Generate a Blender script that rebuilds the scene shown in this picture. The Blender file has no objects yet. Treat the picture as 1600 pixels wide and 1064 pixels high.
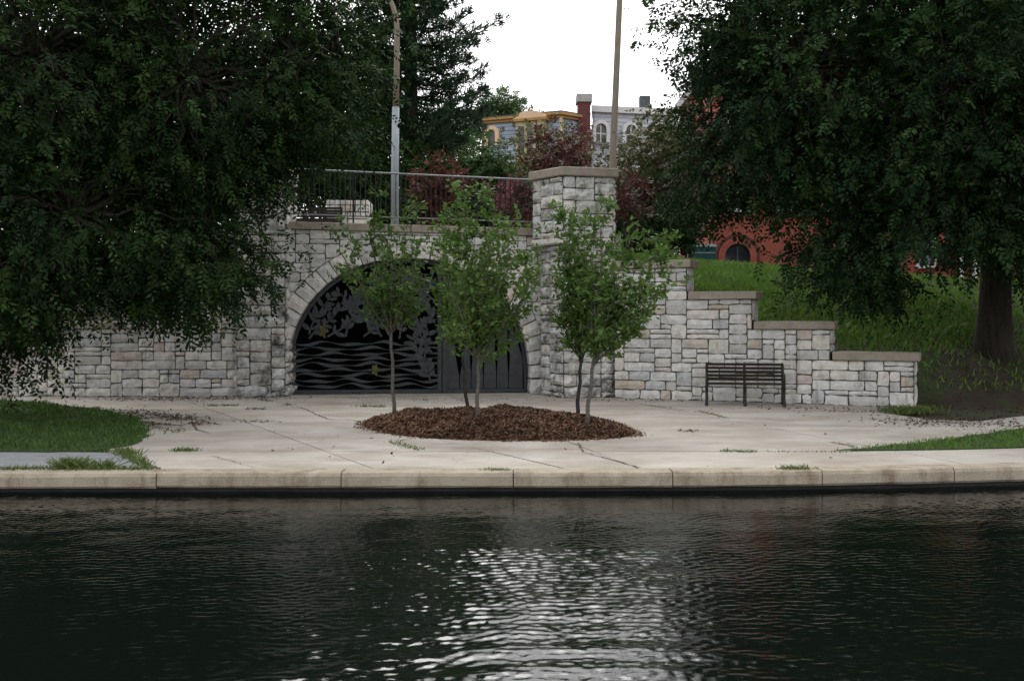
import bpy, bmesh, math, random
import numpy as np
from mathutils import Vector, noise, geometry

random.seed(7)
RNG = np.random.default_rng(11)
SC = bpy.context.scene
COL = SC.collection
R = math.radians
EYE = 1.6          # eye height over the plaza
F = 1600.0         # focal length in photo pixels
HOR = 505.0        # photo row of the horizon

# ------------------------------------------------------------------ camera, light, exposure
cam_d = bpy.data.cameras.new('camera')
cam = bpy.data.objects.new('camera', cam_d)
COL.objects.link(cam)
cam.location = (0, 0, EYE)
cam.rotation_euler = (R(90), 0, 0)
cam_d.sensor_width = 36.0
cam_d.lens = 36.0 * F / 1600.0
cam_d.shift_y = -(532.0 - HOR) / 1600.0
cam_d.clip_end = 3000
cam_d.clip_start = 0.05
SC.camera = cam

SUN_EL, SUN_AZ = 47.0, -4.0     # degrees; azimuth clockwise from +Y (veiled sun high beyond the wall)
world = bpy.data.worlds.new('World')
SC.world = world
world.use_nodes = True
nt = world.node_tree
nt.nodes.clear()
sky = nt.nodes.new('ShaderNodeTexSky')
sky.sky_type = 'NISHITA'
sky.sun_disc = False
sky.sun_elevation = R(SUN_EL)
sky.sun_rotation = R(SUN_AZ)
sky.air_density = 1.0
sky.dust_density = 6.0
sky.ozone_density = 1.0
bw = nt.nodes.new('ShaderNodeRGBToBW')
mixn = nt.nodes.new('ShaderNodeMixRGB')
mixn.inputs['Fac'].default_value = 0.86        # overcast: the cloud deck takes out the blue
bg = nt.nodes.new('ShaderNodeBackground')
bg.inputs['Strength'].default_value = 0.15
wo = nt.nodes.new('ShaderNodeOutputWorld')
nt.links.new(sky.outputs[0], bw.inputs[0])
nt.links.new(sky.outputs[0], mixn.inputs[1])
nt.links.new(bw.outputs[0], mixn.inputs[2])
deck = nt.nodes.new('ShaderNodeMixRGB')          # even white cloud deck over the whole sky
deck.inputs['Fac'].default_value = 0.65
deck.inputs[2].default_value = (7.0, 7.1, 7.25, 1)
nt.links.new(mixn.outputs[0], deck.inputs[1])
nt.links.new(deck.outputs[0], bg.inputs['Color'])
nt.links.new(bg.outputs[0], wo.inputs['Surface'])

sun_d = bpy.data.lights.new('sun', 'SUN')
sun_d.energy = 0.75
sun_d.angle = R(33)
sun_d.color = (1.0, 0.97, 0.93)
sun = bpy.data.objects.new('sun', sun_d)
COL.objects.link(sun)
sd = Vector((math.sin(R(SUN_AZ)) * math.cos(R(SUN_EL)), math.cos(R(SUN_AZ)) * math.cos(R(SUN_EL)), math.sin(R(SUN_EL))))
sun.rotation_euler = (-sd).to_track_quat('-Z', 'Y').to_euler()
sun.location = (0, 0, 40)

vs = SC.view_settings
vs.view_transform = 'Standard'
vs.look = 'None'
vs.exposure = 0.84
vs.gamma = 1.0
vs.use_curve_mapping = False
SC.cycles.max_bounces = 6
SC.cycles.diffuse_bounces = 3
SC.cycles.glossy_bounces = 3
SC.cycles.transmission_bounces = 4
SC.cycles.transparent_max_bounces = 4
SC.cycles.sample_clamp_indirect = 6.0

# ------------------------------------------------------------------ materials
MATS = {}

def mat(name, c1, c2=None, rough=0.8, scale=4.0, bump=0.0, bscale=None, obj_var=0.0, tints=None,
        metal=0.0, spec=0.3, stain=None, detail=6.0, attr=None, trans=0.0, stretch=(1, 1, 1), stain2=None):
    """Principled material: noise between c1 and c2, optional per-object tint, stains and bump."""
    m = bpy.data.materials.new(name)
    m.use_nodes = True
    t = m.node_tree
    N, L = t.nodes, t.links
    b = N['Principled BSDF']
    b.inputs['Roughness'].default_value = rough
    b.inputs['Metallic'].default_value = metal
    b.inputs['Specular IOR Level'].default_value = spec
    tc = N.new('ShaderNodeTexCoord')
    mp = N.new('ShaderNodeMapping')
    mp.inputs['Scale'].default_value = stretch
    L.new(tc.outputs['Object'], mp.inputs['Vector'])
    vec = mp.outputs[0]
    ns = N.new('ShaderNodeTexNoise')
    ns.inputs['Scale'].default_value = scale
    ns.inputs['Detail'].default_value = detail
    ns.inputs['Roughness'].default_value = 0.65
    L.new(vec, ns.inputs['Vector'])
    rmp = N.new('ShaderNodeValToRGB')
    rmp.color_ramp.elements[0].position = 0.32
    rmp.color_ramp.elements[1].position = 0.68
    rmp.color_ramp.elements[0].color = (*c1, 1)
    rmp.color_ramp.elements[1].color = (*(c2 or c1), 1)
    fac = ns.outputs['Fac']
    if attr:
        at = N.new('ShaderNodeAttribute')
        at.attribute_name = attr
        fac = at.outputs['Fac']
        rmp.color_ramp.elements[0].position = 0.0
        rmp.color_ramp.elements[1].position = 1.0
    L.new(fac, rmp.inputs['Fac'])
    col = rmp.outputs[0]
    if tints:
        oi = N.new('ShaderNodeObjectInfo')
        tr = N.new('ShaderNodeValToRGB')
        tr.color_ramp.interpolation = 'CONSTANT'
        els = tr.color_ramp.elements
        for k, (p, c) in enumerate(tints):
            e = els[k] if k < 2 else els.new(p)
            e.position = p
            e.color = (*c, 1)
        L.new(oi.outputs['Random'], tr.inputs['Fac'])
        mx = N.new('ShaderNodeMixRGB')
        mx.blend_type = 'MULTIPLY'
        mx.inputs['Fac'].default_value = 1.0
        L.new(col, mx.inputs[1])
        L.new(tr.outputs[0], mx.inputs[2])
        col = mx.outputs[0]
    for st_ in (stain, stain2):
        if not st_:
            continue
        (sc_, sr, sp0, sp1, sstr) = st_
        n2 = N.new('ShaderNodeTexNoise')
        n2.inputs['Scale'].default_value = sc_
        n2.inputs['Detail'].default_value = 8
        n2.inputs['Roughness'].default_value = 0.7
        m2 = N.new('ShaderNodeMapping')
        m2.inputs['Scale'].default_value = sstr
        L.new(tc.outputs['Object'], m2.inputs['Vector'])
        L.new(m2.outputs[0], n2.inputs['Vector'])
        r2 = N.new('ShaderNodeValToRGB')
        r2.color_ramp.elements[0].position = sp0
        r2.color_ramp.elements[1].position = sp1
        L.new(n2.outputs['Fac'], r2.inputs['Fac'])
        mx = N.new('ShaderNodeMixRGB')
        mx.inputs[2].default_value = (*sr, 1)
        L.new(r2.outputs[0], mx.inputs['Fac'])
        L.new(col, mx.inputs[1])
        col = mx.outputs[0]
    L.new(col, b.inputs['Base Color'])
    if bump:
        bs = N.new('ShaderNodeTexNoise')
        bs.inputs['Scale'].default_value = bscale or scale * 4
        bs.inputs['Detail'].default_value = 8
        L.new(vec, bs.inputs['Vector'])
        bn = N.new('ShaderNodeBump')
        bn.inputs['Strength'].default_value = bump
        bn.inputs['Distance'].default_value = 0.03
        L.new(bs.outputs['Fac'], bn.inputs['Height'])
        L.new(bn.outputs[0], b.inputs['Normal'])
    if trans:
        out = N['Material Output']
        tl = N.new('ShaderNodeBsdfTranslucent')
        L.new(col, tl.inputs['Color'])
        ms = N.new('ShaderNodeMixShader')
        ms.inputs['Fac'].default_value = trans
        L.new(b.outputs[0], ms.inputs[1])
        L.new(tl.outputs[0], ms.inputs[2])
        L.new(ms.outputs[0], out.inputs['Surface'])
    MATS[name] = m
    return m

mat('stone', (0.53, 0.515, 0.495), (0.76, 0.745, 0.72), 0.9, 7, 0.5, 26,
    tints=[(0, (1, 1, 1)), (0.3, (0.92, 0.92, 0.93)), (0.48, (1.04, 1.02, 0.97)), (0.64, (0.78, 0.78, 0.78)),
           (0.78, (0.95, 0.92, 0.87)), (0.86, (0.76, 0.78, 0.82)), (0.93, (0.84, 0.75, 0.69)), (0.97, (0.78, 0.70, 0.60))],
    stain=(2.2, (0.10, 0.10, 0.095), 0.56, 0.80, (1, 1, 0.7)), stain2=(1.6, (0.19, 0.175, 0.15), 0.55, 0.78, (3.0, 3.0, 0.35)))
mat('stone_rough', (0.50, 0.49, 0.47), (0.78, 0.765, 0.74), 0.92, 8, 0.8, 22,
    tints=[(0, (1, 1, 1)), (0.35, (0.88, 0.9, 0.93)), (0.6, (1.03, 1.0, 0.96)), (0.85, (0.78, 0.77, 0.76))],
    stain=(3.0, (0.05, 0.05, 0.048), 0.48, 0.66, (1, 1, 0.8)), stain2=(1.6, (0.17, 0.155, 0.13), 0.55, 0.78, (3.0, 3.0, 0.35)))
mat('mortar', (0.06, 0.056, 0.052), (0.12, 0.112, 0.104), 0.95, 9, 0.4)
mat('coping', (0.26, 0.22, 0.175), (0.38, 0.335, 0.28), 0.9, 5, 0.35, 40, stain=(2.5, (0.10, 0.088, 0.075), 0.55, 0.8, (1, 1, 1)))
mat('concrete', (0.39, 0.358, 0.318), (0.47, 0.437, 0.395), 0.9, 1.3, 0.2, 60,
    stain=(0.8, (0.25, 0.205, 0.165), 0.42, 0.74, (0.8, 1.5, 1)), tints=[(0, (1, 1, 1)), (0.4, (0.93, 0.92, 0.91)), (0.7, (1.03, 1.02, 1.0))],
    stain2=(7.0, (0.16, 0.135, 0.11), 0.60, 0.82, (0.6, 1.2, 1)))
mat('asphalt', (0.20, 0.205, 0.215), (0.29, 0.295, 0.305), 0.9, 6, 0.3, 80)
mat('kerb', (0.29, 0.245, 0.185), (0.40, 0.345, 0.27), 0.9, 3, 0.35, 50, stain=(3.5, (0.13, 0.085, 0.05), 0.5, 0.74, (1, 1, 0.35)))
mat('soil', (0.022, 0.016, 0.011), (0.055, 0.039, 0.027), 0.95, 2.5, 0.5, 20, stain=(0.5, (0.035, 0.055, 0.018), 0.48, 0.6, (1, 1, 1)))
mat('turf', (0.022, 0.045, 0.012), (0.05, 0.085, 0.022), 0.95, 2.0, 0.6, 30)
mat('grass', (0.035, 0.075, 0.014), (0.145, 0.26, 0.042), 0.7, attr='tone', trans=0.25)
mat('weed', (0.05, 0.10, 0.02), (0.17, 0.20, 0.06), 0.75, attr='tone', trans=0.2)
mat('mulch_soil', (0.045, 0.024, 0.015), (0.12, 0.062, 0.036), 0.95, 6, 0.9, 30)
mat('mulch', (0.034, 0.017, 0.011), (0.225, 0.125, 0.075), 0.9, attr='tone')
mat('litter', (0.03, 0.018, 0.012), (0.12, 0.07, 0.045), 0.9, attr='tone')
mat('steel', (0.022, 0.026, 0.03), (0.045, 0.05, 0.057), 0.45, 6, 0.1, metal=0.35, spec=0.5)
mat('black_iron', (0.012, 0.012, 0.013), (0.025, 0.025, 0.026), 0.5, 10, 0.1)
mat('rail_grey', (0.11, 0.12, 0.13), (0.18, 0.19, 0.20), 0.45, 8, metal=0.5, spec=0.5)
mat('wood_dark', (0.010, 0.007, 0.006), (0.034, 0.018, 0.014), 0.6, 6, 0.3, stretch=(1, 6, 6))
mat('yellow_paint', (0.05, 0.047, 0.012), (0.12, 0.105, 0.025), 0.6, 8)
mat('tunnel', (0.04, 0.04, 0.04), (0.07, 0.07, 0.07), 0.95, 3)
mat('galvanised', (0.25, 0.285, 0.32), (0.33, 0.365, 0.40), 0.5, 5, metal=0.25, spec=0.5)
mat('pole_brown', (0.19, 0.155, 0.115), (0.27, 0.225, 0.175), 0.75, 4, 0.2, stretch=(6, 6, 0.6))
mat('bark', (0.022, 0.018, 0.014), (0.055, 0.045, 0.036), 0.95, 7, 0.9, 14, stretch=(2, 2, 0.4))
mat('young_bark', (0.07, 0.058, 0.048), (0.16, 0.14, 0.12), 0.9, 12, 0.4, stretch=(1, 1, 3))
mat('young_bark_dark', (0.02, 0.018, 0.016), (0.05, 0.045, 0.04), 0.9, 12, 0.4)
mat('leaf_dark', (0.013, 0.028, 0.010), (0.052, 0.095, 0.024), 0.65, attr='tone', trans=0.10, spec=0.06)
mat('leaf_right', (0.013, 0.030, 0.012), (0.048, 0.092, 0.026), 0.65, attr='tone', trans=0.10, spec=0.06)
mat('leaf_young', (0.04, 0.09, 0.018), (0.13, 0.22, 0.045), 0.6, attr='tone', trans=0.38, spec=0.25)
mat('leaf_mid', (0.03, 0.065, 0.02), (0.09, 0.15, 0.05), 0.7, attr='tone', trans=0.2, spec=0.2)
mat('leaf_olive', (0.06, 0.065, 0.025), (0.17, 0.165, 0.06), 0.7, attr='tone', trans=0.2, spec=0.2)
mat('leaf_brown', (0.035, 0.035, 0.02), (0.10, 0.085, 0.05), 0.75, attr='tone', trans=0.15, spec=0.2)
mat('leaf_red', (0.06, 0.022, 0.018), (0.20, 0.075, 0.055), 0.65, attr='tone', trans=0.25, spec=0.2)
mat('leaf_purple', (0.042, 0.017, 0.017), (0.12, 0.048, 0.042), 0.65, attr='tone', trans=0.2, spec=0.2)
mat('petal', (0.05, 0.03, 0.025), (0.24, 0.05, 0.09), 0.65, attr='tone', trans=0.2, spec=0.2)
mat('needle', (0.014, 0.034, 0.018), (0.045, 0.085, 0.042), 0.7, attr='tone', trans=0.1, spec=0.2)
mat('brick_red', (0.24, 0.060, 0.042), (0.33, 0.095, 0.068), 0.85, 2.5, 0.2, 30)
mat('brick_maroon', (0.085, 0.03, 0.03), (0.15, 0.055, 0.05), 0.9, 4, 0.2, 30)
mat('slate_blue', (0.22, 0.27, 0.34), (0.34, 0.39, 0.46), 0.7, 2.0, 0.2, 12, tints=[(0, (1, 1, 1)), (0.4, (0.86, 0.9, 0.95)), (0.7, (1.1, 1.08, 1.05))])
mat('slate_pale', (0.36, 0.385, 0.42), (0.48, 0.50, 0.54), 0.7, 2.0, 0.2, 12)
mat('gold_trim', (0.30, 0.16, 0.05), (0.42, 0.24, 0.085), 0.6, 3)
mat('cream', (0.42, 0.35, 0.20), (0.55, 0.46, 0.29), 0.7, 4)
mat('peach', (0.62, 0.42, 0.26), (0.70, 0.50, 0.33), 0.7, 4)
mat('white_paint', (0.52, 0.52, 0.52), (0.64, 0.64, 0.63), 0.6, 4)
mat('limestone', (0.30, 0.29, 0.28), (0.42, 0.41, 0.40), 0.85, 4)
mat('window_dark', (0.012, 0.014, 0.018), (0.03, 0.033, 0.04), 0.08, 2, spec=0.6)
mat('roof_dark', (0.05, 0.05, 0.055), (0.08, 0.08, 0.085), 0.85, 4)
mat('green_paint', (0.008, 0.06, 0.055), (0.014, 0.09, 0.08), 0.45, 4)
mat('metal_dark', (0.05, 0.06, 0.065), (0.07, 0.08, 0.085), 0.5, 4)

# ------------------------------------------------------------------ helpers
def px(x, y, d):
    """photo pixel at ground distance d -> world point"""
    return Vector(((x - 800.0) / F * d, d, EYE - (y - HOR) * d / F))

def gp(x, y):
    """photo pixel on the plaza level -> (X, Y)"""
    d = EYE * F / (y - HOR)
    return ((x - 800.0) / F * d, d)

def tag(o, label=None, cat=None, group=None, kind=None):
    for k, v in (('label', label), ('category', cat), ('group', group), ('kind', kind)):
        if v:
            o[k] = v
    return o

def empty(name, loc, label, cat, group=None):
    o = bpy.data.objects.new(name, None)
    COL.objects.link(o)
    o.location = loc
    o.empty_display_size = 0.3
    return tag(o, label, cat, group)

def wloc(o):
    v = Vector((0, 0, 0))
    while o is not None:
        v += Vector(o.location)
        o = o.parent
    return v

def link(name, me, m, parent=None, smooth=False, local=False):
    o = bpy.data.objects.new(name, me)
    COL.objects.link(o)
    if m and not me.materials:
        me.materials.append(MATS[m])
    if parent is not None:
        o.parent = parent
        if not local:
            o.location = -wloc(parent)
    if smooth:
        me.polygons.foreach_set('use_smooth', [True] * len(me.polygons))
    return o

def np_mesh(name, verts, quads, tone=None):
    """fast quad mesh from numpy arrays; tone = one value per quad"""
    me = bpy.data.meshes.new(name)
    nv, nf = len(verts), len(quads)
    k = quads.shape[1]
    me.vertices.add(nv)
    me.vertices.foreach_set('co', np.asarray(verts, dtype=np.float32).ravel())
    me.loops.add(nf * k)
    me.loops.foreach_set('vertex_index', np.asarray(quads, dtype=np.int32).ravel())
    me.polygons.add(nf)
    me.polygons.foreach_set('loop_start', np.arange(0, nf * k, k, dtype=np.int32))
    me.update(calc_edges=True)
    if tone is not None:
        a = me.attributes.new('tone', 'FLOAT', 'FACE')
        a.data.foreach_set('value', np.asarray(tone, dtype=np.float32))
    return me

class MB:
    def __init__(self):
        self.v, self.f = [], []

    def add(self, vs_, fs):
        o = len(self.v)
        self.v += [tuple(q) for q in vs_]
        self.f += [tuple(i + o for i in f) for f in fs]
        return self

    def box(self, x0, x1, y0, y1, z0, z1):
        return self.add([(x0, y0, z0), (x1, y0, z0), (x1, y1, z0), (x0, y1, z0), (x0, y0, z1), (x1, y0, z1), (x1, y1, z1), (x0, y1, z1)],
                        [(0, 3, 2, 1), (4, 5, 6, 7), (0, 1, 5, 4), (1, 2, 6, 5), (2, 3, 7, 6), (3, 0, 4, 7)])

    def obox(self, o, u, n, s0, s1, d0, d1, z0, z1, dz=0.0):
        """box along direction u (2D) with outward normal n; dz = rise of the box from s0 to s1"""
        def P(s, d, z):
            return (o[0] + u[0] * s + n[0] * d, o[1] + u[1] * s + n[1] * d, z + (dz if s == s1 else 0))
        return self.add([P(s0, d0, z0), P(s1, d0, z0), P(s1, d1, z0), P(s0, d1, z0), P(s0, d0, z1), P(s1, d0, z1), P(s1, d1, z1), P(s0, d1, z1)],
                        [(0, 1, 2, 3), (4, 7, 6, 5), (0, 4, 5, 1), (1, 5, 6, 2), (2, 6, 7, 3), (3, 7, 4, 0)])

    def prism(self, poly, z0, z1):
        n = len(poly)
        a = sum(poly[i][0] * poly[(i + 1) % n][1] - poly[(i + 1) % n][0] * poly[i][1] for i in range(n))
        if a < 0:
            poly = poly[::-1]
        v = [(p[0], p[1], z0) for p in poly] + [(p[0], p[1], z1) for p in poly]
        fs = [(i, (i + 1) % n, n + (i + 1) % n, n + i) for i in range(n)]
        tri = geometry.tessellate_polygon([[Vector((p[0], p[1], 0)) for p in poly]])
        for t in tri:
            q = [Vector(v[i]) for i in t]
            up = (q[1] - q[0]).cross(q[2] - q[0]).z > 0
            t = tuple(t) if up else tuple(t)[::-1]
            fs.append(tuple(n + i for i in t))
            fs.append(t[::-1])
        return self.add(v, fs)

    def plate(self, pts, o, u, n, d0, d1):
        """polygon (s,z) in a vertical plane, extruded from d0 to d1 along n"""
        k = len(pts)
        v = [(o[0] + u[0] * s + n[0] * d0, o[1] + u[1] * s + n[1] * d0, z) for s, z in pts]
        v += [(o[0] + u[0] * s + n[0] * d1, o[1] + u[1] * s + n[1] * d1, z) for s, z in pts]
        fs = [(i, (i + 1) % k, k + (i + 1) % k, k + i) for i in range(k)]
        for t in geometry.tessellate_polygon([[Vector((s, z, 0)) for s, z in pts]]):
            fs.append(tuple(t))
            fs.append(tuple(k + i for i in t)[::-1])
        return self.add(v, fs)

    def tube(self, pts, rad, seg=6, cap=True):
        pts = [Vector(p) for p in pts]
        n = len(pts)
        if not hasattr(rad, '__len__'):
            rad = [rad] * n
        ref = Vector((0.31, 0.87, 0.2)).normalized()
        rings = []
        for i, p in enumerate(pts):
            t = (pts[min(i + 1, n - 1)] - pts[max(i - 1, 0)]).normalized()
            a = t.cross(ref)
            if a.length < 1e-3:
                a = t.cross(Vector((1, 0, 0)))
            a.normalize()
            b = t.cross(a)
            rings.append([p + (a * math.cos(2 * math.pi * k / seg) + b * math.sin(2 * math.pi * k / seg)) * rad[i] for k in range(seg)])
        v = [q for r in rings for q in r]
        fs = []
        for i in range(n - 1):
            for k in range(seg):
                k2 = (k + 1) % seg
                fs.append((i * seg + k, i * seg + k2, (i + 1) * seg + k2, (i + 1) * seg + k))
        if cap:
            fs.append(tuple(range(seg))[::-1])
            fs.append(tuple((n - 1) * seg + k for k in range(seg)))
        return self.add(v, fs)

    def build(self, name, m, parent=None, smooth=False):
        me = bpy.data.meshes.new(name)
        me.from_pydata(self.v, [], self.f)
        bm = bmesh.new()
        bm.from_mesh(me)
        bmesh.ops.recalc_face_normals(bm, faces=bm.faces)
        bm.to_mesh(me)
        bm.free()
        return link(name, me, m, parent, smooth)

def frame(a, b):
    """unit direction a->b and the normal that looks towards the camera side (right-hand of a->b)"""
    dx, dy = b[0] - a[0], b[1] - a[1]
    l = math.hypot(dx, dy)
    u = (dx / l, dy / l)
    return u, (u[1], -u[0]), l

# ------------------------------------------------------------------ stone masonry
def ashlar(cols, rows, valid, rnd, hmax=3, wmin=2, wmax=6):
    """random squared-rubble layout on a cell grid -> list of (c0,c1,r0,r1)"""
    nc, nr = len(cols) - 1, len(rows) - 1
    free = [[valid(c, r) for c in range(nc)] for r in range(nr)]
    out = []
    for r in range(nr):
        c = 0
        while c < nc:
            if not free[r][c]:
                c += 1
                continue
            h = rnd.choices([1, 2, 3], [0.22, 0.60, 0.18])[0]
            h = min(h, hmax)
            w = rnd.randint(max(wmin, 2 if h < 3 else 2), wmax if h < 3 else 4)
            run = 0
            while c + run < nc and free[r][c + run]:
                run += 1
            if run - w == 1:
                w = run if run <= wmax else w - 1
            w = max(1, min(w, run))
            while h > 1 and not (r + h <= nr and all(free[r + q][c + p] for q in range(h) for p in range(w))):
                h -= 1
            for q in range(h):
                for p in range(w):
                    free[r + q][c + p] = False
            out.append((c, c + w, r, r + h))
            c += w
    return out

def stone_mesh(s0, s1, z0, z1, o, u, n, rnd, depth=0.05, jit=0.008, bulge=0.035, snap=None, back=0.05):
    w, h = s1 - s0, z1 - z0
    nx = max(3, min(6, int(w / 0.12) + 2))
    nz = max(3, min(5, int(h / 0.11) + 2))
    verts, faces = [], []
    seed = Vector((rnd.random() * 90, rnd.random() * 90, rnd.random() * 90))
    tx, tz = rnd.uniform(-0.015, 0.015), rnd.uniform(-0.015, 0.015)
    pts = []
    for j in range(nz):
        for i in range(nx):
            fx, fz = i / (nx - 1), j / (nz - 1)
            s, z = s0 + w * fx, z0 + h * fz
            edge = min(fx, 1 - fx, fz, 1 - fz) <= 1e-6
            k = noise.noise(Vector((s * 4, z * 4, 0)) + seed)
            if edge:
                s += rnd.uniform(-jit, jit)
                z += rnd.uniform(-jit, jit)
                # rounded arrises at the corners
                if (i in (0, nx - 1)) and (j in (0, nz - 1)):
                    s += (0.006 if i == 0 else -0.006)
                    z += (0.006 if j == 0 else -0.006)
                d = depth * 0.45 + k * 0.008
            else:
                d = depth * 0.45 + bulge * (0.75 + 0.9 * k + rnd.uniform(-0.35, 0.35)) + tx * (fx - .5) * 2 + tz * (fz - .5) * 2
            if snap:
                s, z = snap(s, z)
            pts.append((s, z))
            verts.append((o[0] + u[0] * s + n[0] * d, o[1] + u[1] * s + n[1] * d, z))
    for j in range(nz - 1):
        for i in range(nx - 1):
            a = j * nx + i
            faces.append((a, a + 1, a + nx + 1, a + nx))
    ring = list(range(nx)) + [nx - 1 + nx * j for j in range(1, nz)] + [nx * (nz - 1) + i for i in range(nx - 2, -1, -1)] + [nx * j for j in range(nz - 2, 0, -1)]
    b0 = len(verts)
    for i in ring:
        s, z = pts[i]
        verts.append((o[0] + u[0] * s - n[0] * back, o[1] + u[1] * s - n[1] * back, z))
    m = len(ring)
    for i in range(m):
        faces.append((ring[(i + 1) % m], ring[i], b0 + i, b0 + (i + 1) % m))
    me = bpy.data.meshes.new('stone')
    me.from_pydata(verts, [], faces)
    return me

def lay_stones(parent, o, u, n, cols, rows, valid, rnd, m='stone', g=0.009, depth=0.05, bulge=0.022, jit=0.008,
               snap=None, keep=None, hmax=3, wmin=2, wmax=6, slope=None):
    for (c0, c1, r0, r1) in ashlar(cols, rows, valid, rnd, hmax, wmin, wmax):
        s0, s1, z0, z1 = cols[c0] + g, cols[c1] - g, rows[r0] + g, rows[r1] - g
        if keep and not keep(s0, s1, z0, z1):
            continue
        big = 1.8 if r0 == 0 else 1.0
        me = stone_mesh(s0, s1, z0, z1, o, u, n, rnd, depth, jit * big, bulge * (1.3 if r0 == 0 else 1), snap)
        link('stone', me, m, parent)

def edges(a, b, step):
    k = max(1, round((b - a) / step))
    return [a + (b - a) * i / k for i in range(k + 1)]

def edges_multi(marks, step):
    out = [marks[0]]
    for a, b in zip(marks[:-1], marks[1:]):
        out += edges(a, b, step)[1:]
    return out

def jog(cols, rnd, amp):
    return [cols[0]] + [c + rnd.uniform(-amp, amp) for c in cols[1:-1]] + [cols[-1]]

def cap_stone(parent, o, u, n, s0, s1, z0, z1, d_front, d_back, rnd, dz=0.0, name='coping_stone', m='coping'):
    b = MB()
    b.obox(o, u, n, s0, s1, -d_back, d_front, z0, z1, dz)
    ob = b.build(name, m, parent)
    bm = bmesh.new()
    bm.from_mesh(ob.data)
    bmesh.ops.bevel(bm, geom=bm.edges[:], offset=0.014, segments=1, affect='EDGES')
    bmesh.ops.subdivide_edges(bm, edges=[e for e in bm.edges if e.calc_length() > 0.5], cuts=3)
    for v in bm.verts:
        v.co += Vector((rnd.uniform(-1, 1), rnd.uniform(-1, 1), rnd.uniform(-1, 1))) * 0.005
    bm.to_mesh(ob.data)
    bm.free()
    return ob

# ------------------------------------------------------------------ ground levels
WALL_LINE = [(-600, 23.0), (-14, 22.9), (-11.4, 22.85), (-9.75, 22.75), (-6.0, 22.75), (-4.9, 22.8), (0.75, 23.5), (2.2, 22.45), (7.75, 19.85),
             (9.0, 19.9), (12, 20.2), (20, 20.5), (600, 21)]
HW = [(-600, 0.3), (-13, 0.25), (-11.4, 0.45), (-9.9, 0.95), (-8.6, 1.55), (-7.3, 2.15), (-6.1, 2.75), (-5.95, 3.62), (2.05, 3.58), (2.3, 2.8), (3.0, 2.6),
      (3.8, 2.15), (4.9, 1.58), (6.3, 1.0), (7.6, 0.42), (8.6, 0.12), (600, 0.06)]
TOPZ = [(-600, 3.6), (3, 3.65), (6.6, 3.22), (13, 2.82), (20, 2.6), (40, 2.6), (600, 2.6)]

def lerp_tab(tab, x):
    for (x0, y0), (x1, y1) in zip(tab[:-1], tab[1:]):
        if x <= x1:
            return y0 + (y1 - y0) * (x - x0) / (x1 - x0)
    return tab[-1][1]

def kerb_y(x):
    y = 10.92 + 0.012 * x
    if x > 1:
        t = min(x - 1, 8)
        y += 0.0165 * t * t + (max(0, x - 9)) * 0.25
    return y

def ground_z(x, y):
    w = lerp_tab(WALL_LINE, x)
    d = y - w
    if d < -0.1:
        return -0.06
    hw, tz = lerp_tab(HW, x), lerp_tab(TOPZ, x)
    if d < 0.1:
        return -0.06 + (hw + 0.06) * (d + 0.1) / 0.2
    t = min(1.0, (d - 0.1) / 9.0)
    t = t * (2 - t) * 0.6 + t * 0.4
    z = hw + (tz - hw) * t
    z += 0.10 * noise.noise(Vector((x * 0.35, y * 0.35, 0))) * min(1, d / 2)
    return z

def make_ground():
    xs = [-700, -300, -120, -60, -35] + list(np.arange(-24, 30.01, 0.75)) + [36, 45, 60, 120, 300, 700]
    xs += [p[0] for p in WALL_LINE] + [p[0] for p in HW]
    xs = sorted(set(round(x, 3) for x in xs if -700 <= x <= 700))
    offs = [-0.1, 0.1, 0.5, 1.1, 1.8, 2.6, 3.5, 4.5, 5.6, 6.8, 8, 9.2, 11, 14, 20, 30, 45, 70, 120, 300, 900]
    rows = 4
    v, f = [], []
    per = rows + len(offs)
    for x in xs:
        w, k = lerp_tab(WALL_LINE, x), kerb_y(x) + 0.15
        if x > 40:
            k = min(k, w - 3)
        for i in range(rows):
            y = k + (w - 0.1 - k) * i / rows
            v.append((x, y, -0.06))
        for d in offs:
            y = w + d
            z = ground_z(x, y)
            v.append((x, y, z))
    for i in range(len(xs) - 1):
        for j in range(per - 1):
            if j == rows and -4.95 <= xs[i] and xs[i + 1] <= 0.8:   # the step is open at the tunnel mouth
                continue
            a = i * per + j
            f.append((a, a + per, a + per + 1, a + 1))
    me = bpy.data.meshes.new('ground')
    me.from_pydata(v, [], f)
    o = link('ground', me, 'soil', None, True)
    tag(o, 'soil and grass bank rising behind the stone walls', kind='structure')
make_ground()

# near bank behind the camera
b = MB().box(-700, 700, -700, 1.2, -1.5, -0.03)
tag(b.build('near_bank', 'turf'), 'grassy bank on the near side of the pond', kind='structure')

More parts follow.
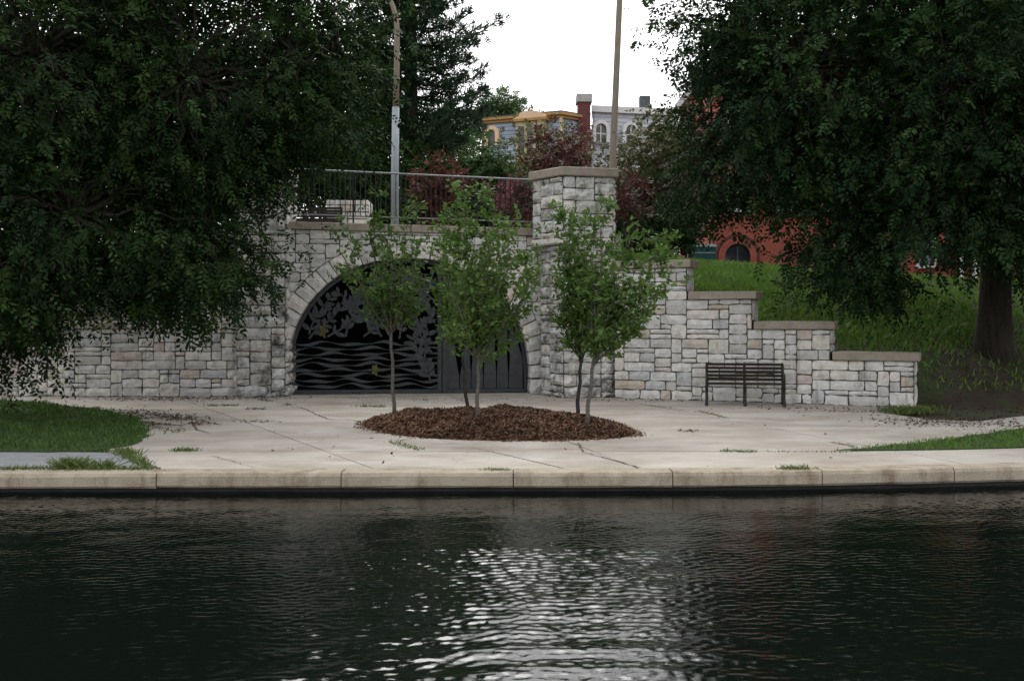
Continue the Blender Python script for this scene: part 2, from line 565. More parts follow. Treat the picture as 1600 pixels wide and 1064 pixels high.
# ------------------------------------------------------------------ water
WATER_Z = -0.21
def make_water():
    xs = np.concatenate([np.array([-600, -200, -80, -40, -20, -12, -8]), np.arange(-6.8, 6.8, 0.025), np.array([8, 12, 20, 40, 80, 200, 600])])
    ys = np.concatenate([np.array([-2, 0, 2, 3.5]), np.arange(4.8, 8.2, 0.015), np.arange(8.2, 12.6, 0.03), np.array([14, 20, 30, 60, 200])])
    X, Y = np.meshgrid(xs, ys, indexing='ij')
    Z = np.zeros_like(X)
    g = np.random.default_rng(5)
    for lam_lo, lam_hi, cnt, slope, spread in ((0.6, 1.3, 12, 0.010, 0.5), (0.2, 0.45, 24, 0.014, 0.7), (0.05, 0.105, 130, 0.125, 1.0)):
        for _ in range(cnt):
            lam = g.uniform(lam_lo, lam_hi)
            k = 2 * math.pi / lam
            th = math.pi / 2 + g.normal(0.12, spread)
            amp = slope / k / math.sqrt(cnt) * 1.4
            Z += amp * np.sin(k * (math.cos(th) * X + math.sin(th) * Y) + g.uniform(0, 6.28))
    patch = 0.85 + 0.35 * np.sin(0.9 * X + 0.5 * Y + 1.0) * np.sin(0.55 * Y - 0.35 * X + 0.4)
    Z *= patch
    r = np.hypot(X - 0.35, Y - 3.1)
    Z += 0.0036 * np.sin(2 * math.pi * r / 0.36) * np.exp(-((r - 2.5) / 0.55) ** 2)
    fade = np.clip((6.8 - np.abs(X)) / 0.8, 0, 1) * np.clip((Y - 4.3) / 0.5, 0, 1) * np.clip((12.6 - Y) / 0.5, 0, 1)
    Z = WATER_Z + Z * fade
    nx, ny = len(xs), len(ys)
    verts = np.stack([X.ravel(), Y.ravel(), Z.ravel()], 1)
    i, j = np.meshgrid(np.arange(nx - 1), np.arange(ny - 1), indexing='ij')
    a = (i * ny + j).ravel()
    quads = np.stack([a, a + ny, a + ny + 1, a + 1], 1)
    # the water ends under the kerb
    cy = (Y[:-1, :-1]).ravel()
    cx = (X[:-1, :-1]).ravel()
    ky = np.array([kerb_y(float(q)) for q in cx])
    quads = quads[cy < ky + 0.25]
    me = np_mesh('water', verts, quads)
    m = bpy.data.materials.new('water')
    m.use_nodes = True
    N, L = m.node_tree.nodes, m.node_tree.links
    bs = N['Principled BSDF']
    bs.inputs['Base Color'].default_value = (0.0032, 0.005, 0.004, 1)
    bs.inputs['Roughness'].default_value = 0.03
    bs.inputs['IOR'].default_value = 1.333
    tc = N.new('ShaderNodeTexCoord')
    mp = N.new('ShaderNodeMapping')
    mp.inputs['Scale'].default_value = (0.7, 1.3, 1)
    ns = N.new('ShaderNodeTexNoise')
    ns.inputs['Scale'].default_value = 30
    ns.inputs['Detail'].default_value = 3
    bn = N.new('ShaderNodeBump')
    bn.inputs['Strength'].default_value = 0.12
    bn.inputs['Distance'].default_value = 0.012
    L.new(tc.outputs['Object'], mp.inputs[0])
    L.new(mp.outputs[0], ns.inputs['Vector'])
    L.new(ns.outputs['Fac'], bn.inputs['Height'])
    L.new(bn.outputs[0], bs.inputs['Normal'])
    MATS['water'] = m
    o = link('water', me, 'water', None, True)
    tag(o, 'dark rippled pond water in front of the kerb', kind='structure')
make_water()

# ------------------------------------------------------------------ plaza slabs, kerb, path
def clip(poly, p, n_, off):
    out = []
    k = len(poly)
    for i in range(k):
        a, c = poly[i], poly[(i + 1) % k]
        da = (a[0] - p[0]) * n_[0] + (a[1] - p[1]) * n_[1] - off
        dc = (c[0] - p[0]) * n_[0] + (c[1] - p[1]) * n_[1] - off
        if da >= 0:
            out.append(a)
        if (da > 0 and dc < 0) or (da < 0 and dc > 0):
            t = da / (da - dc)
            out.append((a[0] + (c[0] - a[0]) * t, a[1] + (c[1] - a[1]) * t))
    return out

def area(poly):
    return abs(sum(poly[i][0] * poly[(i + 1) % len(poly)][1] - poly[(i + 1) % len(poly)][0] * poly[i][1] for i in range(len(poly)))) / 2

plaza = bpy.data.objects.new('plaza', None)
COL.objects.link(plaza)
tag(plaza, 'pale concrete plaza between the pond kerb and stone walls', kind='structure')
KW = 0.34
front = [(float(x), kerb_y(x) + KW) for x in np.arange(-3.8, 9.1, 0.5)]
walk = front + [(9.4, 14.6), (7.6, 13.35), (5.6, 12.95), (4.1, 12.8), (-4.9, 12.8)]
main = [(-4.9, 12.8), (4.1, 12.8), (5.62, 13.84), (6.3, 14.4), (7.85, 15.7), (12, 16.8), (20, 16.6), (20, 19.0), (14, 18.6), (8.8, 17.65),
        (7.6, 16.7), (6.93, 17.1), (6.6, 18.3), (7.9, 19.3), (7.75, 19.8), (2.25, 22.35), (1.2, 22.3), (0.8, 23.3), (-4.9, 22.75), (-11.4, 22.8),
        (-11.4, 21.0), (-7.2, 18.0), (-6.0, 14.0)]
gap = 0.009
lines = [((-5.57, 18.96), (-2.32, 12.8)), ((-4.0, 19.4), (-0.95, 14.0)), ((0.62, 14.4), (1.36, 11.4)), ((2.2, 21.5), (4.3, 14.5))]
polys = [clip(main, (0, 12.8), (0, 1), gap)]
walks = [walk[:-2] + [(4.1, 12.8 - gap), (-4.9, 12.8 - gap)]]
for a, c in lines:
    u_, n_, _ = frame(a, c)
    for lst in (polys, walks):
        new = []
        for q in lst:
            for sgn in (1, -1):
                k = clip(q, a, (n_[0] * sgn, n_[1] * sgn), gap)
                if len(k) > 2 and area(k) > 0.05:
                    new.append(k)
        lst[:] = new
rs = random.Random(3)
for q in polys + walks:
    z = rs.uniform(-0.004, 0.003)
    MB().prism(q, -0.05, z).build('slab', 'concrete', plaza)

def crack(pts_px, w, seed):
    """a jagged open crack filled with dirt, lying on the slabs"""
    r_ = random.Random(seed)
    P_ = [gp(*p) for p in pts_px]
    line = []
    for (x0, y0), (x1, y1) in zip(P_[:-1], P_[1:]):
        n_ = max(2, int(math.hypot(x1 - x0, y1 - y0) / 0.09))
        line += [(x0 + (x1 - x0) * k / n_ + r_.uniform(-.018, .018), y0 + (y1 - y0) * k / n_ + r_.uniform(-.018, .018)) for k in range(n_)]
    line.append(P_[-1])
    v_, f_ = [], []
    for k, (x, y) in enumerate(line):
        a_, c_ = line[max(0, k - 1)], line[min(len(line) - 1, k + 1)]
        l_ = math.hypot(c_[0] - a_[0], c_[1] - a_[1]) + 1e-6
        nx_, ny_ = -(c_[1] - a_[1]) / l_, (c_[0] - a_[0]) / l_
        ww = w * r_.uniform(0.3, 1.2) * (0.15 if k in (0, len(line) - 1) else 1)
        v_ += [(x - nx_ * ww, y - ny_ * ww, 0.0075), (x + nx_ * ww, y + ny_ * ww, 0.0075)]
        if k:
            f_.append((2 * k - 2, 2 * k - 1, 2 * k + 1, 2 * k))
    MB().add(v_, f_).build('crack', 'crack_dirt', plaza)
mat('crack_dirt', (0.03, 0.024, 0.018), (0.10, 0.075, 0.055), 0.95, 12)
for k, (p_, w_) in enumerate([([(225, 646), (262, 651), (300, 655), (345, 664)], 0.022), ([(215, 658), (250, 662), (290, 666)], 0.02), ([(385, 640), (425, 640)], 0.03), ([(390, 659), (440, 659)], 0.012),
                              ([(300, 661), (308, 672), (330, 677)], 0.012), ([(470, 637), (512, 655), (570, 659)], 0.014), ([(648, 676), (640, 686), (615, 692)], 0.009), ([(902, 692), (912, 707), (950, 717), (1004, 732)], 0.012),
                              ([(1000, 631), (1062, 641), (1095, 644), (1140, 654)], 0.018), ([(1062, 674), (1088, 675)], 0.02), ([(1290, 690), (1330, 697)], 0.012), ([(560, 726), (640, 731), (700, 734)], 0.006), ([(330, 712), (400, 731)], 0.007),
                              ([(700, 700), (790, 704), (860, 702)], 0.005), ([(1120, 665), (1230, 672)], 0.006)]):
    crack(p_, w_, 500 + k)

kerb = bpy.data.objects.new('kerb', None)
COL.objects.link(kerb)
tag(kerb, 'tan stone kerb along the edge of the pond', kind='structure')
joints = [-14, -11.6, -9.6, -7.7, -5.75, -3.78, -1.82, 0.014, 1.72, 3.35, 4.85, 6.4, 8.0, 9.7, 11.5, 14, 18, 24]
rk = random.Random(9)
for x0, x1 in zip(joints[:-1], joints[1:]):
    cnt = 6
    xs = [x0 + 0.006 + (x1 - x0 - 0.012) * i / cnt for i in range(cnt + 1)]
    v, f = [], []
    tilt = rk.uniform(-0.006, 0.006)
    prof = [(0.02, -0.152), (0.0, -0.13), (0.004, -0.03), (0.022, 0.004), (0.05, 0.012), (KW - 0.01, 0.010), (KW - 0.006, -0.05), (KW - 0.006, -0.152)]
    for i, x in enumerate(xs):
        for (d, z) in prof:
            v.append((x, kerb_y(x) + d + rk.uniform(-0.004, 0.004) + tilt, z + rk.uniform(-0.003, 0.003) + tilt * 0.4))
    m_ = len(prof)
    for i in range(cnt):
        for j in range(m_):
            j2 = (j + 1) % m_
            f.append((i * m_ + j, i * m_ + j2, (i + 1) * m_ + j2, (i + 1) * m_ + j))
    f.append(tuple(range(m_)))
    f.append(tuple(cnt * m_ + j for j in range(m_))[::-1])
    MB().add(v, f).build('kerb_stone', 'kerb', kerb)
v, f = [], []
xs = list(np.arange(-14, 24.1, 1.0))
for x in xs:
    y = kerb_y(x) + 0.13
    v += [(x, y, -0.9), (x, y, -0.15), (x, y + 0.3, -0.15)]
for i in range(len(xs) - 1):
    f += [(i * 3, i * 3 + 3, i * 3 + 4, i * 3 + 1), (i * 3 + 1, i * 3 + 4, i * 3 + 5, i * 3 + 2)]
MB().add(v, f).build('footing', 'tunnel', kerb)
for x in joints[1:-1]:
    y = kerb_y(x)
    MB().box(x - 0.012, x + 0.012, y + 0.035, y + KW - 0.02, -0.15, -0.004).build('joint_mortar', 'mortar', kerb)

ap = [(float(x), kerb_y(x) + KW + 0.05) for x in np.arange(-16, -3.9, 0.5)] + [(-4.05, 11.35), (-4.6, 12.4), (-4.98, 12.78), (-6.2, 12.85), (-16, 12.9)]
tag(MB().prism(ap, -0.05, -0.012).build('path', 'asphalt'), 'grey asphalt path beside the kerb at the left', kind='structure')

# ------------------------------------------------------------------ grass and ground litter
def in_poly(poly, X, Y):
    ins = np.zeros(X.shape, bool)
    k = len(poly)
    for i in range(k):
        x0, y0 = poly[i]
        x1, y1 = poly[(i + 1) % k]
        c = ((y0 > Y) != (y1 > Y)) & (X < (x1 - x0) * (Y - y0) / (y1 - y0 + 1e-12) + x0)
        ins ^= c
    return ins

def blades(name, pts, hgt, mtl, width=0.012, lean=0.5, rng=RNG, tone=None):
    n = len(pts)
    th = rng.uniform(0, 2 * math.pi, n)
    h = hgt * rng.uniform(0.55, 1.25, n)
    ln = rng.normal(0, lean, (n, 2)) * h[:, None]
    w = width * rng.uniform(0.6, 1.3, n)
    dx, dy = np.cos(th) * w, np.sin(th) * w
    v = np.empty((n, 4, 3))
    v[:, 0] = pts + np.stack([-dx, -dy, np.zeros(n)], 1)
    v[:, 1] = pts + np.stack([dx, dy, np.zeros(n)], 1)
    v[:, 2] = pts + np.stack([ln[:, 0] * .6 + dx * .6, ln[:, 1] * .6 + dy * .6, h * 0.7], 1)
    v[:, 3] = pts + np.stack([ln[:, 0], ln[:, 1], h], 1)
    quads = np.arange(n * 4).reshape(n, 4)
    if tone is None:
        tone = np.clip(rng.normal(0.45, 0.25, n), 0, 1)
    return np_mesh(name, v.reshape(-1, 3), quads, tone)

LAWN_L = [(-16, 12.95), (-6.3, 12.75), (-5.3, 12.8), (-4.95, 13.4), (-4.98, 13.9), (-5.5, 15.3), (-6.5, 17.6), (-7.6, 18.9), (-9.6, 20.6), (-11.2, 21.6), (-16, 21.8)]
LAWN_R = [(4.05, 12.84), (5.62, 13.82), (6.3, 14.38), (7.85, 15.65), (12, 16.75), (16, 16.6), (16, 15.5), (9.3, 14.65), (7.6, 13.4), (5.6, 13.0)]
def jag(poly, amp=0.09):
    out = []
    for i in range(len(poly)):
        a, c = poly[i], poly[(i + 1) % len(poly)]
        n_ = max(1, int(math.hypot(c[0] - a[0], c[1] - a[1]) / 0.22))
        for k in range(n_):
            x, y = a[0] + (c[0] - a[0]) * k / n_, a[1] + (c[1] - a[1]) * k / n_
            out.append((x + amp * noise.noise(Vector((x * 2.3, y * 2.3, 1))), y + amp * noise.noise(Vector((x * 2.3, y * 2.3, 5)))))
    return out

LAWN_L, LAWN_R = jag(LAWN_L, 0.16), jag(LAWN_R, 0.10)
def lawn(name, poly, label, n, hgt, top, tone0):
    MBo = MB().prism(poly, -0.055, top)
    base = MBo.build(name, 'turf')
    tag(base, label + ', soil and turf', kind='structure')
    xs_, ys_ = [p[0] for p in poly], [p[1] for p in poly]
    X = RNG.uniform(min(xs_) - .1, max(xs_), n * 2)
    Y = RNG.uniform(min(ys_) - .1, max(ys_) + .1, n * 2)
    jx, jy = RNG.normal(0, 0.07, n * 2), RNG.normal(0, 0.07, n * 2)
    k = in_poly(poly, X + jx, Y + jy)
    X, Y = X[k], Y[k]
    pts = np.stack([X, Y, np.full(len(X), top - 0.005)], 1)
    clump = 0.6 + 0.6 * np.array([noise.noise(Vector((x * 1.7, y * 1.7, 3))) for x, y in zip(X, Y)])
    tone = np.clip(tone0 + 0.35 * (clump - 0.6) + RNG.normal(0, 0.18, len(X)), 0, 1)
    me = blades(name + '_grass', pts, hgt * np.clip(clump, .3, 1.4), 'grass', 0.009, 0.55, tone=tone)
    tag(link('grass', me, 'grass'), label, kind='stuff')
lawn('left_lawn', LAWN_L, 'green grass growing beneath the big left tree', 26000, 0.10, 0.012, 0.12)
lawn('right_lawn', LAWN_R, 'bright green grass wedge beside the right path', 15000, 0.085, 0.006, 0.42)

def bank_grass():
    n = 90000
    X = RNG.uniform(2.4, 24, n)
    Dd = RNG.uniform(0.35, 12.5, n)
    X = np.where(RNG.uniform(0, 1, n) < 0.45, RNG.uniform(2.4, 11, n), X)
    Y = np.array([lerp_tab(WALL_LINE, x) for x in X]) + Dd
    Z = np.array([ground_z(x, y) for x, y in zip(X, Y)])
    keep = (Z > 0.9 + 0.5 * RNG.uniform(0, 1, n)) | (RNG.uniform(0, 1, n) < 0.10)
    pts = np.stack([X, Y, Z - 0.01], 1)[keep]
    cl = np.array([noise.noise(Vector((p[0] * 0.9, p[1] * 0.9, 9))) for p in pts])
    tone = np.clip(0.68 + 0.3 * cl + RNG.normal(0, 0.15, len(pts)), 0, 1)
    me = blades('bank_grass', pts, 0.13 * (1 + 0.5 * cl), 'grass', 0.02, 0.5, tone=tone)
    tag(link('grass', me, 'grass'), 'grass covering the bank above the stepped wall', kind='stuff')
    # a solid green turf under the blades, on the sunny crest of the bank
bank_grass()

# ------------------------------------------------------------------ weeds in the joints, leaf litter
def weeds():
    spots = []
    def run(x0, y0, x1, y1, cnt, spread=0.03, h=0.05):
        a, c = gp(x0, y0), gp(x1, y1)
        for _ in range(cnt):
            t = RNG.uniform()
            spots.append((a[0] + (c[0] - a[0]) * t + RNG.normal(0, spread), a[1] + (c[1] - a[1]) * t + RNG.normal(0, spread), h))
    run(0, 734, 240, 734, 900, 0.05, 0.055)
    run(90, 733, 130, 732, 260, 0.05, 0.13)
    run(150, 733, 172, 731, 120, 0.04, 0.11)
    run(200, 712, 228, 726, 260, 0.05, 0.06)
    run(185, 704, 205, 711, 260, 0.07, 0.07)
    run(275, 704, 305, 704, 160, 0.04, 0.05)
    run(322, 634, 370, 634, 160, 0.06, 0.05)
    run(405, 625, 425, 627, 60, 0.05, 0.05)
    run(560, 635, 600, 636, 120, 0.06, 0.06)
    run(608, 690, 655, 703, 150, 0.05, 0.045)
    run(755, 735, 795, 736, 160, 0.04, 0.04)
    run(1220, 734, 1265, 734, 220, 0.04, 0.055)
    run(1130, 705, 1180, 706, 130, 0.04, 0.04)
    run(1200, 706, 1330, 706, 90, 0.03, 0.03)
    run(1090, 642, 1135, 653, 110, 0.06, 0.035)
    run(1300, 690, 1340, 699, 60, 0.04, 0.03)
    run(1392, 645, 1450, 642, 700, 0.18, 0.12)
    a = np.array(spots)
    pts = np.stack([a[:, 0], a[:, 1], np.full(len(a), -0.008)], 1)
    me = blades('weeds', pts, a[:, 2], 'weed', 0.007, 0.7)
    tag(link('weeds', me, 'weed'), 'small weeds sprouting from the pavement joints', kind='stuff')
weeds()

def flakes(pts, size, rng=RNG, tilt=0.35, asp=2.2):
    n = len(pts)
    th = rng.uniform(0, 2 * math.pi, n)
    l = size * rng.uniform(0.5, 1.4, n)
    w = l / asp * rng.uniform(0.7, 1.3, n)
    a = np.stack([np.cos(th), np.sin(th), rng.normal(0, tilt, n)], 1) * l[:, None] * .5
    c = np.stack([-np.sin(th), np.cos(th), rng.normal(0, tilt, n)], 1) * w[:, None] * .5
    v = np.stack([pts - a - c, pts + a - c, pts + a + c, pts - a + c], 1)
    return v.reshape(-1, 3), np.arange(n * 4).reshape(n, 4)

def litter():
    P = []
    def blob(x, y, rx, ry, cnt):
        for _ in range(cnt):
            gx, gy = gp(x + RNG.normal(0, rx), y + RNG.normal(0, ry))
            P.append((gx, gy, 0.006 + RNG.uniform(0, 0.008)))
    for (x, y, rx, ry, c) in ((215, 645, 22, 3, 260), (255, 650, 26, 2.5, 320), (290, 654, 22, 2, 220), (235, 664, 22, 3, 200), (310, 662, 14, 1.5, 90), (275, 672, 14, 2, 70),
                              (340, 622, 60, 1.5, 420), (240, 624, 60, 2, 420), (400, 639, 9, 1, 60), (450, 632, 4, 1, 30), (400, 659, 20, 1, 50),
                              (1450, 658, 50, 4, 520), (1540, 664, 40, 4, 300), (1330, 642, 60, 2, 120), (1250, 638, 60, 1.5, 120), (1075, 674, 9, 1, 40), (1000, 625, 60, 1, 160),
                              (1200, 650, 120, 10, 20), (500, 690, 150, 15, 25), (900, 720, 300, 8, 14), (700, 625, 130, 1.5, 120)):
        blob(x, y, rx, ry, c)
    pts = np.array(P)
    soil_pts = []
    for _ in range(5200):                     # leaf litter on the bare soil under the right tree
        x, y = RNG.uniform(7.2, 15.5), RNG.uniform(17.2, 24.5)
        if in_poly(main, np.array([x]), np.array([y]))[0]:
            continue
        d_ = y - lerp_tab(WALL_LINE, x)
        if x < 7.9 and d_ > -0.7:
            continue
        soil_pts.append((x, y, ground_z(x, y) + 0.012))
    pts = np.concatenate([pts, np.array(soil_pts)])
    v, q = flakes(pts, 0.036)
    me = np_mesh('leaf_litter', v, q, np.clip(RNG.normal(0.35, 0.3, len(q)), 0, 1))
    tag(link('leaf_litter', me, 'litter'), 'fallen leaves and twigs scattered on the pavement', kind='stuff')
litter()

# ------------------------------------------------------------------ arch wall
A, B = (-4.98, 22.45), (0.78, 23.15)
UA, NA, LA = frame(A, B)
AS, AZ, AR, AN = 2.72, 0.35, 2.70, 2.2        # arch centre, springing, radius, superellipse power
RING = 0.37
CAP0, CAP1 = 3.66, 3.56                        # underside of the coping at both ends

def arch_q(s, z, r):
    """>1 outside the arch curve of radius r"""
    dz = max(0.0, z - AZ)
    return (abs((s - AS) / r) ** AN + abs(dz / r) ** AN)

def arch_pt(th, r):
    c, s = math.cos(th), math.sin(th)
    return (AS + r * math.copysign(abs(c) ** (2 / AN), c), AZ + r * abs(s) ** (2 / AN))

def arch_h(s, r):
    q = 1 - abs((s - AS) / r) ** AN
    return AZ + r * q ** (1 / AN) if q > 0 else 0.0

def arch_snap(s, z):
    r = AR + RING + 0.012
    q = arch_q(s, z, r)
    if q < 1:
        k = (1 / max(q, 1e-3)) ** (1 / AN)
        if z > AZ:
            s, z = AS + (s - AS) * k, AZ + (z - AZ) * k
        else:
            s = AS + math.copysign(r, s - AS)
    return min(max(s, 0.005), LA - 0.005), min(z, CAP0 + (CAP1 - CAP0) * s / LA - 0.008)

def arch_keep(s0, s1, z0, z1):
    r = AR + RING + 0.012
    n_in = sum(arch_q(s0 + (s1 - s0) * i / 6, z0 + (z1 - z0) * j / 6, r) < 1 for i in range(7) for j in range(7))
    return n_in < 45

def arch_wall():
    root = empty('arch_wall', (A[0] + UA[0] * LA / 2, A[1] + UA[1] * LA / 2, 0), 'grey rock-faced stone wall with the wide arched opening and gate', 'wall')
    rnd = random.Random(21)
    # mortar core with the arch cut out
    ss = edges(0, LA, 0.06)
    rr = AR + 0.12
    v, f = [], []
    def P(s, d, z):
        return (A[0] + UA[0] * s + NA[0] * d, A[1] + UA[1] * s + NA[1] * d, z)
    for s in ss:
        lo = arch_h(s, rr)
        lo = max(lo, -0.05)
        hi = CAP0 + (CAP1 - CAP0) * s / LA
        v += [P(s, 0, lo), P(s, 0, hi), P(s, -0.55, lo), P(s, -0.55, hi)]
    for i in range(len(ss) - 1):
        a, c = i * 4, i * 4 + 4
        f += [(a, c, c + 1, a + 1), (a + 2, a + 3, c + 3, c + 2), (a, a + 2, c + 2, c)]
    f += [(0, 1, 3, 2), (len(v) - 4, len(v) - 2, len(v) - 1, len(v) - 3)]
    MB().add(v, f).build('mortar_core', 'mortar', root)
    cols = jog(edges(0.0, LA, 0.11), rnd, 0.02)
    rows = edges(0, CAP0 - 0.005, 0.105)
    lay_stones(root, A, UA, NA, cols, rows, lambda c, r: True, rnd, snap=arch_snap, keep=arch_keep)
    # voussoirs
    N_ = 29
    # equal arc length angles
    ths = np.linspace(0.0, math.pi, 900)
    pts = np.array([arch_pt(t, AR + RING / 2) for t in ths])
    arc = np.concatenate([[0], np.cumsum(np.hypot(*np.diff(pts, axis=0).T))])
    bounds = [float(np.interp(arc[-1] * i / N_, arc, ths)) for i in range(N_ + 1)]
    def clampS(p):
        return (min(max(p[0], 0.004), LA - 0.004), p[1])
    for i in range(N_):
        t0, t1 = bounds[i], bounds[i + 1]
        e = 0.0042
        t0 += e
        t1 -= e
        r0, r1 = AR, AR + RING + rnd.uniform(-0.02, 0.012)
        mid = clampS(arch_pt((t0 + t1) / 2, r1))
        if clampS(arch_pt((t0 + t1) / 2, r1))[0] - arch_pt((t0 + t1) / 2, r1)[0] > 0.30:
            continue
        nr, ntt = 5, 3
        vv, ff = [], []
        sd_ = Vector((rnd.random() * 50, rnd.random() * 50, 0))
        for j in range(nr):
            for k in range(ntt):
                r = r0 + (r1 - r0) * j / (nr - 1)
                t = t0 + (t1 - t0) * k / (ntt - 1)
                s, z = clampS(arch_pt(t, r))
                edge = j in (0, nr - 1) or k in (0, ntt - 1)
                d = (0.035 if edge else 0.075) + 0.02 * noise.noise(Vector((s * 5, z * 5, 0)) + sd_) + rnd.uniform(-.006, .006)
                if edge:
                    s += rnd.uniform(-.006, .006)
                    z += rnd.uniform(-.006, .006)
                vv.append((s, z, d))
        for j in range(nr - 1):
            for k in range(ntt - 1):
                a = j * ntt + k
                ff.append((a, a + 1, a + ntt + 1, a + ntt))
        ring = list(range(ntt)) + [ntt - 1 + ntt * j for j in range(1, nr)] + [ntt * (nr - 1) + k for k in range(ntt - 2, -1, -1)] + [ntt * j for j in range(nr - 2, 0, -1)]
        b0 = len(vv)
        for a in ring:
            vv.append((vv[a][0], vv[a][1], -0.54))
        m_ = len(ring)
        for a in range(m_):
            ff.append((ring[(a + 1) % m_], ring[a], b0 + a, b0 + (a + 1) % m_))
        MB().add([P(s, d, z) for s, z, d in vv], ff).build('arch_stone', 'stone', root)
    # jamb stones of the right foot, below the springing
    for (z0, z1) in ((0.0, 0.34),):
        me = stone_mesh(AS + AR + 0.0, LA - 0.005, z0 + .01, z1, A, UA, NA, rnd, 0.10, 0.012, 0.05, back=0.5)
        link('stone', me, 'stone', root)
    # coping
    cuts = [0.0, 1.35, 2.75, 4.2, LA]
    dz = (CAP1 - CAP0)
    for s0, s1 in zip(cuts[:-1], cuts[1:]):
        cap_stone(root, A, UA, NA, s0 + 0.005, s1 - 0.005, CAP0 + dz * s0 / LA + 0.002, CAP0 + dz * s0 / LA + 0.165, 0.10, 0.62, rnd, dz * (s1 - s0) / LA)
arch_wall()

def tunnel():
    o = bpy.data.objects.new('tunnel', None)
    COL.objects.link(o)
    tag(o, 'dark vaulted tunnel passing behind the steel gate', 'tunnel')
    ths = np.linspace(0, math.pi, 33)
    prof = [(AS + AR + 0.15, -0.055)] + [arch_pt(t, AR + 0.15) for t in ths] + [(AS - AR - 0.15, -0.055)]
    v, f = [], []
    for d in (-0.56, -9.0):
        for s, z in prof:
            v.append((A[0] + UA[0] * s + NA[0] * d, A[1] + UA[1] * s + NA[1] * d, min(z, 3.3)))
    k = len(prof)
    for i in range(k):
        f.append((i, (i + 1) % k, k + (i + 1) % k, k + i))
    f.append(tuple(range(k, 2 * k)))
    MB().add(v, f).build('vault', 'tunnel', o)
    b = MB()
    b.obox(A, UA, NA, AS - AR, AS + AR, -0.6, 0.02, -0.05, 0.012)
    b.build('threshold', 'concrete', o)
tunnel()

# ------------------------------------------------------------------ pillars
def pillar(name, lower, upper, z_mid, z_top, label, visible, loc, rnd):
    root = empty(name, loc, label, 'pillar')
    def shrink(p, k):
        cx = sum(q[0] for q in p) / len(p)
        cy = sum(q[1] for q in p) / len(p)
        return [(cx + (q[0] - cx) * k, cy + (q[1] - cy) * k) for q in p]
    MB().prism(lower, -0.05, z_mid).build('mortar_core', 'mortar', root)
    MB().prism(upper, z_mid - 0.0, z_top).build('mortar_core', 'mortar', root)
    # corbel band between the two stages, coping on top
    for (poly, z0, z1, k, nm) in ((upper, z_mid - 0.12, z_mid + 0.003, 1.045, 'band_course'), (upper, z_top + 0.002, z_top + 0.19, 1.13, 'coping_stone')):
        ob = MB().prism(shrink(poly, k), z0, z1).build(nm, 'stone' if nm == 'band_course' else 'coping', root)
        bm = bmesh.new()
        bm.from_mesh(ob.data)
        bmesh.ops.bevel(bm, geom=[e for e in bm.edges if len(e.link_faces) == 2 and e.calc_face_angle() > 0.3], offset=0.018, segments=1, affect='EDGES')
        bm.to_mesh(ob.data)
        bm.free()
    for poly, za, zb in ((lower, 0.0, z_mid - 0.125), (upper, z_mid + 0.004, z_top)):
        for i in visible:
            a, c = poly[i], poly[(i + 1) % len(poly)]
            u, n, l = frame(a, c)
            cols = jog(edges(0.0, l, 0.14), rnd, 0.02)
            rows = jog(edges(za, zb, 0.125), rnd, 0.012)
            lay_stones(root, a, u, n, cols, rows, lambda c_, r_: True, rnd, 'stone_rough', 0.010, 0.05, 0.055, 0.012, hmax=2, wmin=2, wmax=6)
    return root

# polygons listed so that each edge a->b has its outside on the right hand
pillar('stone_pillar', [(0.66, 22.85), (1.10, 21.92), (2.18, 22.12), (2.18, 23.3), (0.9, 23.5)],
       [(0.47, 22.55), (1.08, 21.78), (2.18, 22.05), (2.22, 23.4), (0.55, 23.6)], 3.42, 4.73,
       'tall rough stone pillar with tan cap at the right end of the railing', (0, 1, 2), (1.3, 22.6, 0), random.Random(31))
pillar('stone_pillar', [(-5.97, 22.2), (-4.93, 22.26), (-4.93, 23.2), (-5.97, 23.2)],
       [(-5.97, 22.19), (-4.91, 22.25), (-4.91, 23.25), (-5.97, 23.25)], 3.5, 4.82,
       'stone pillar at the left end of the arch, half hidden by foliage', (0, 1, 3), (-5.45, 22.7, 0), random.Random(32))

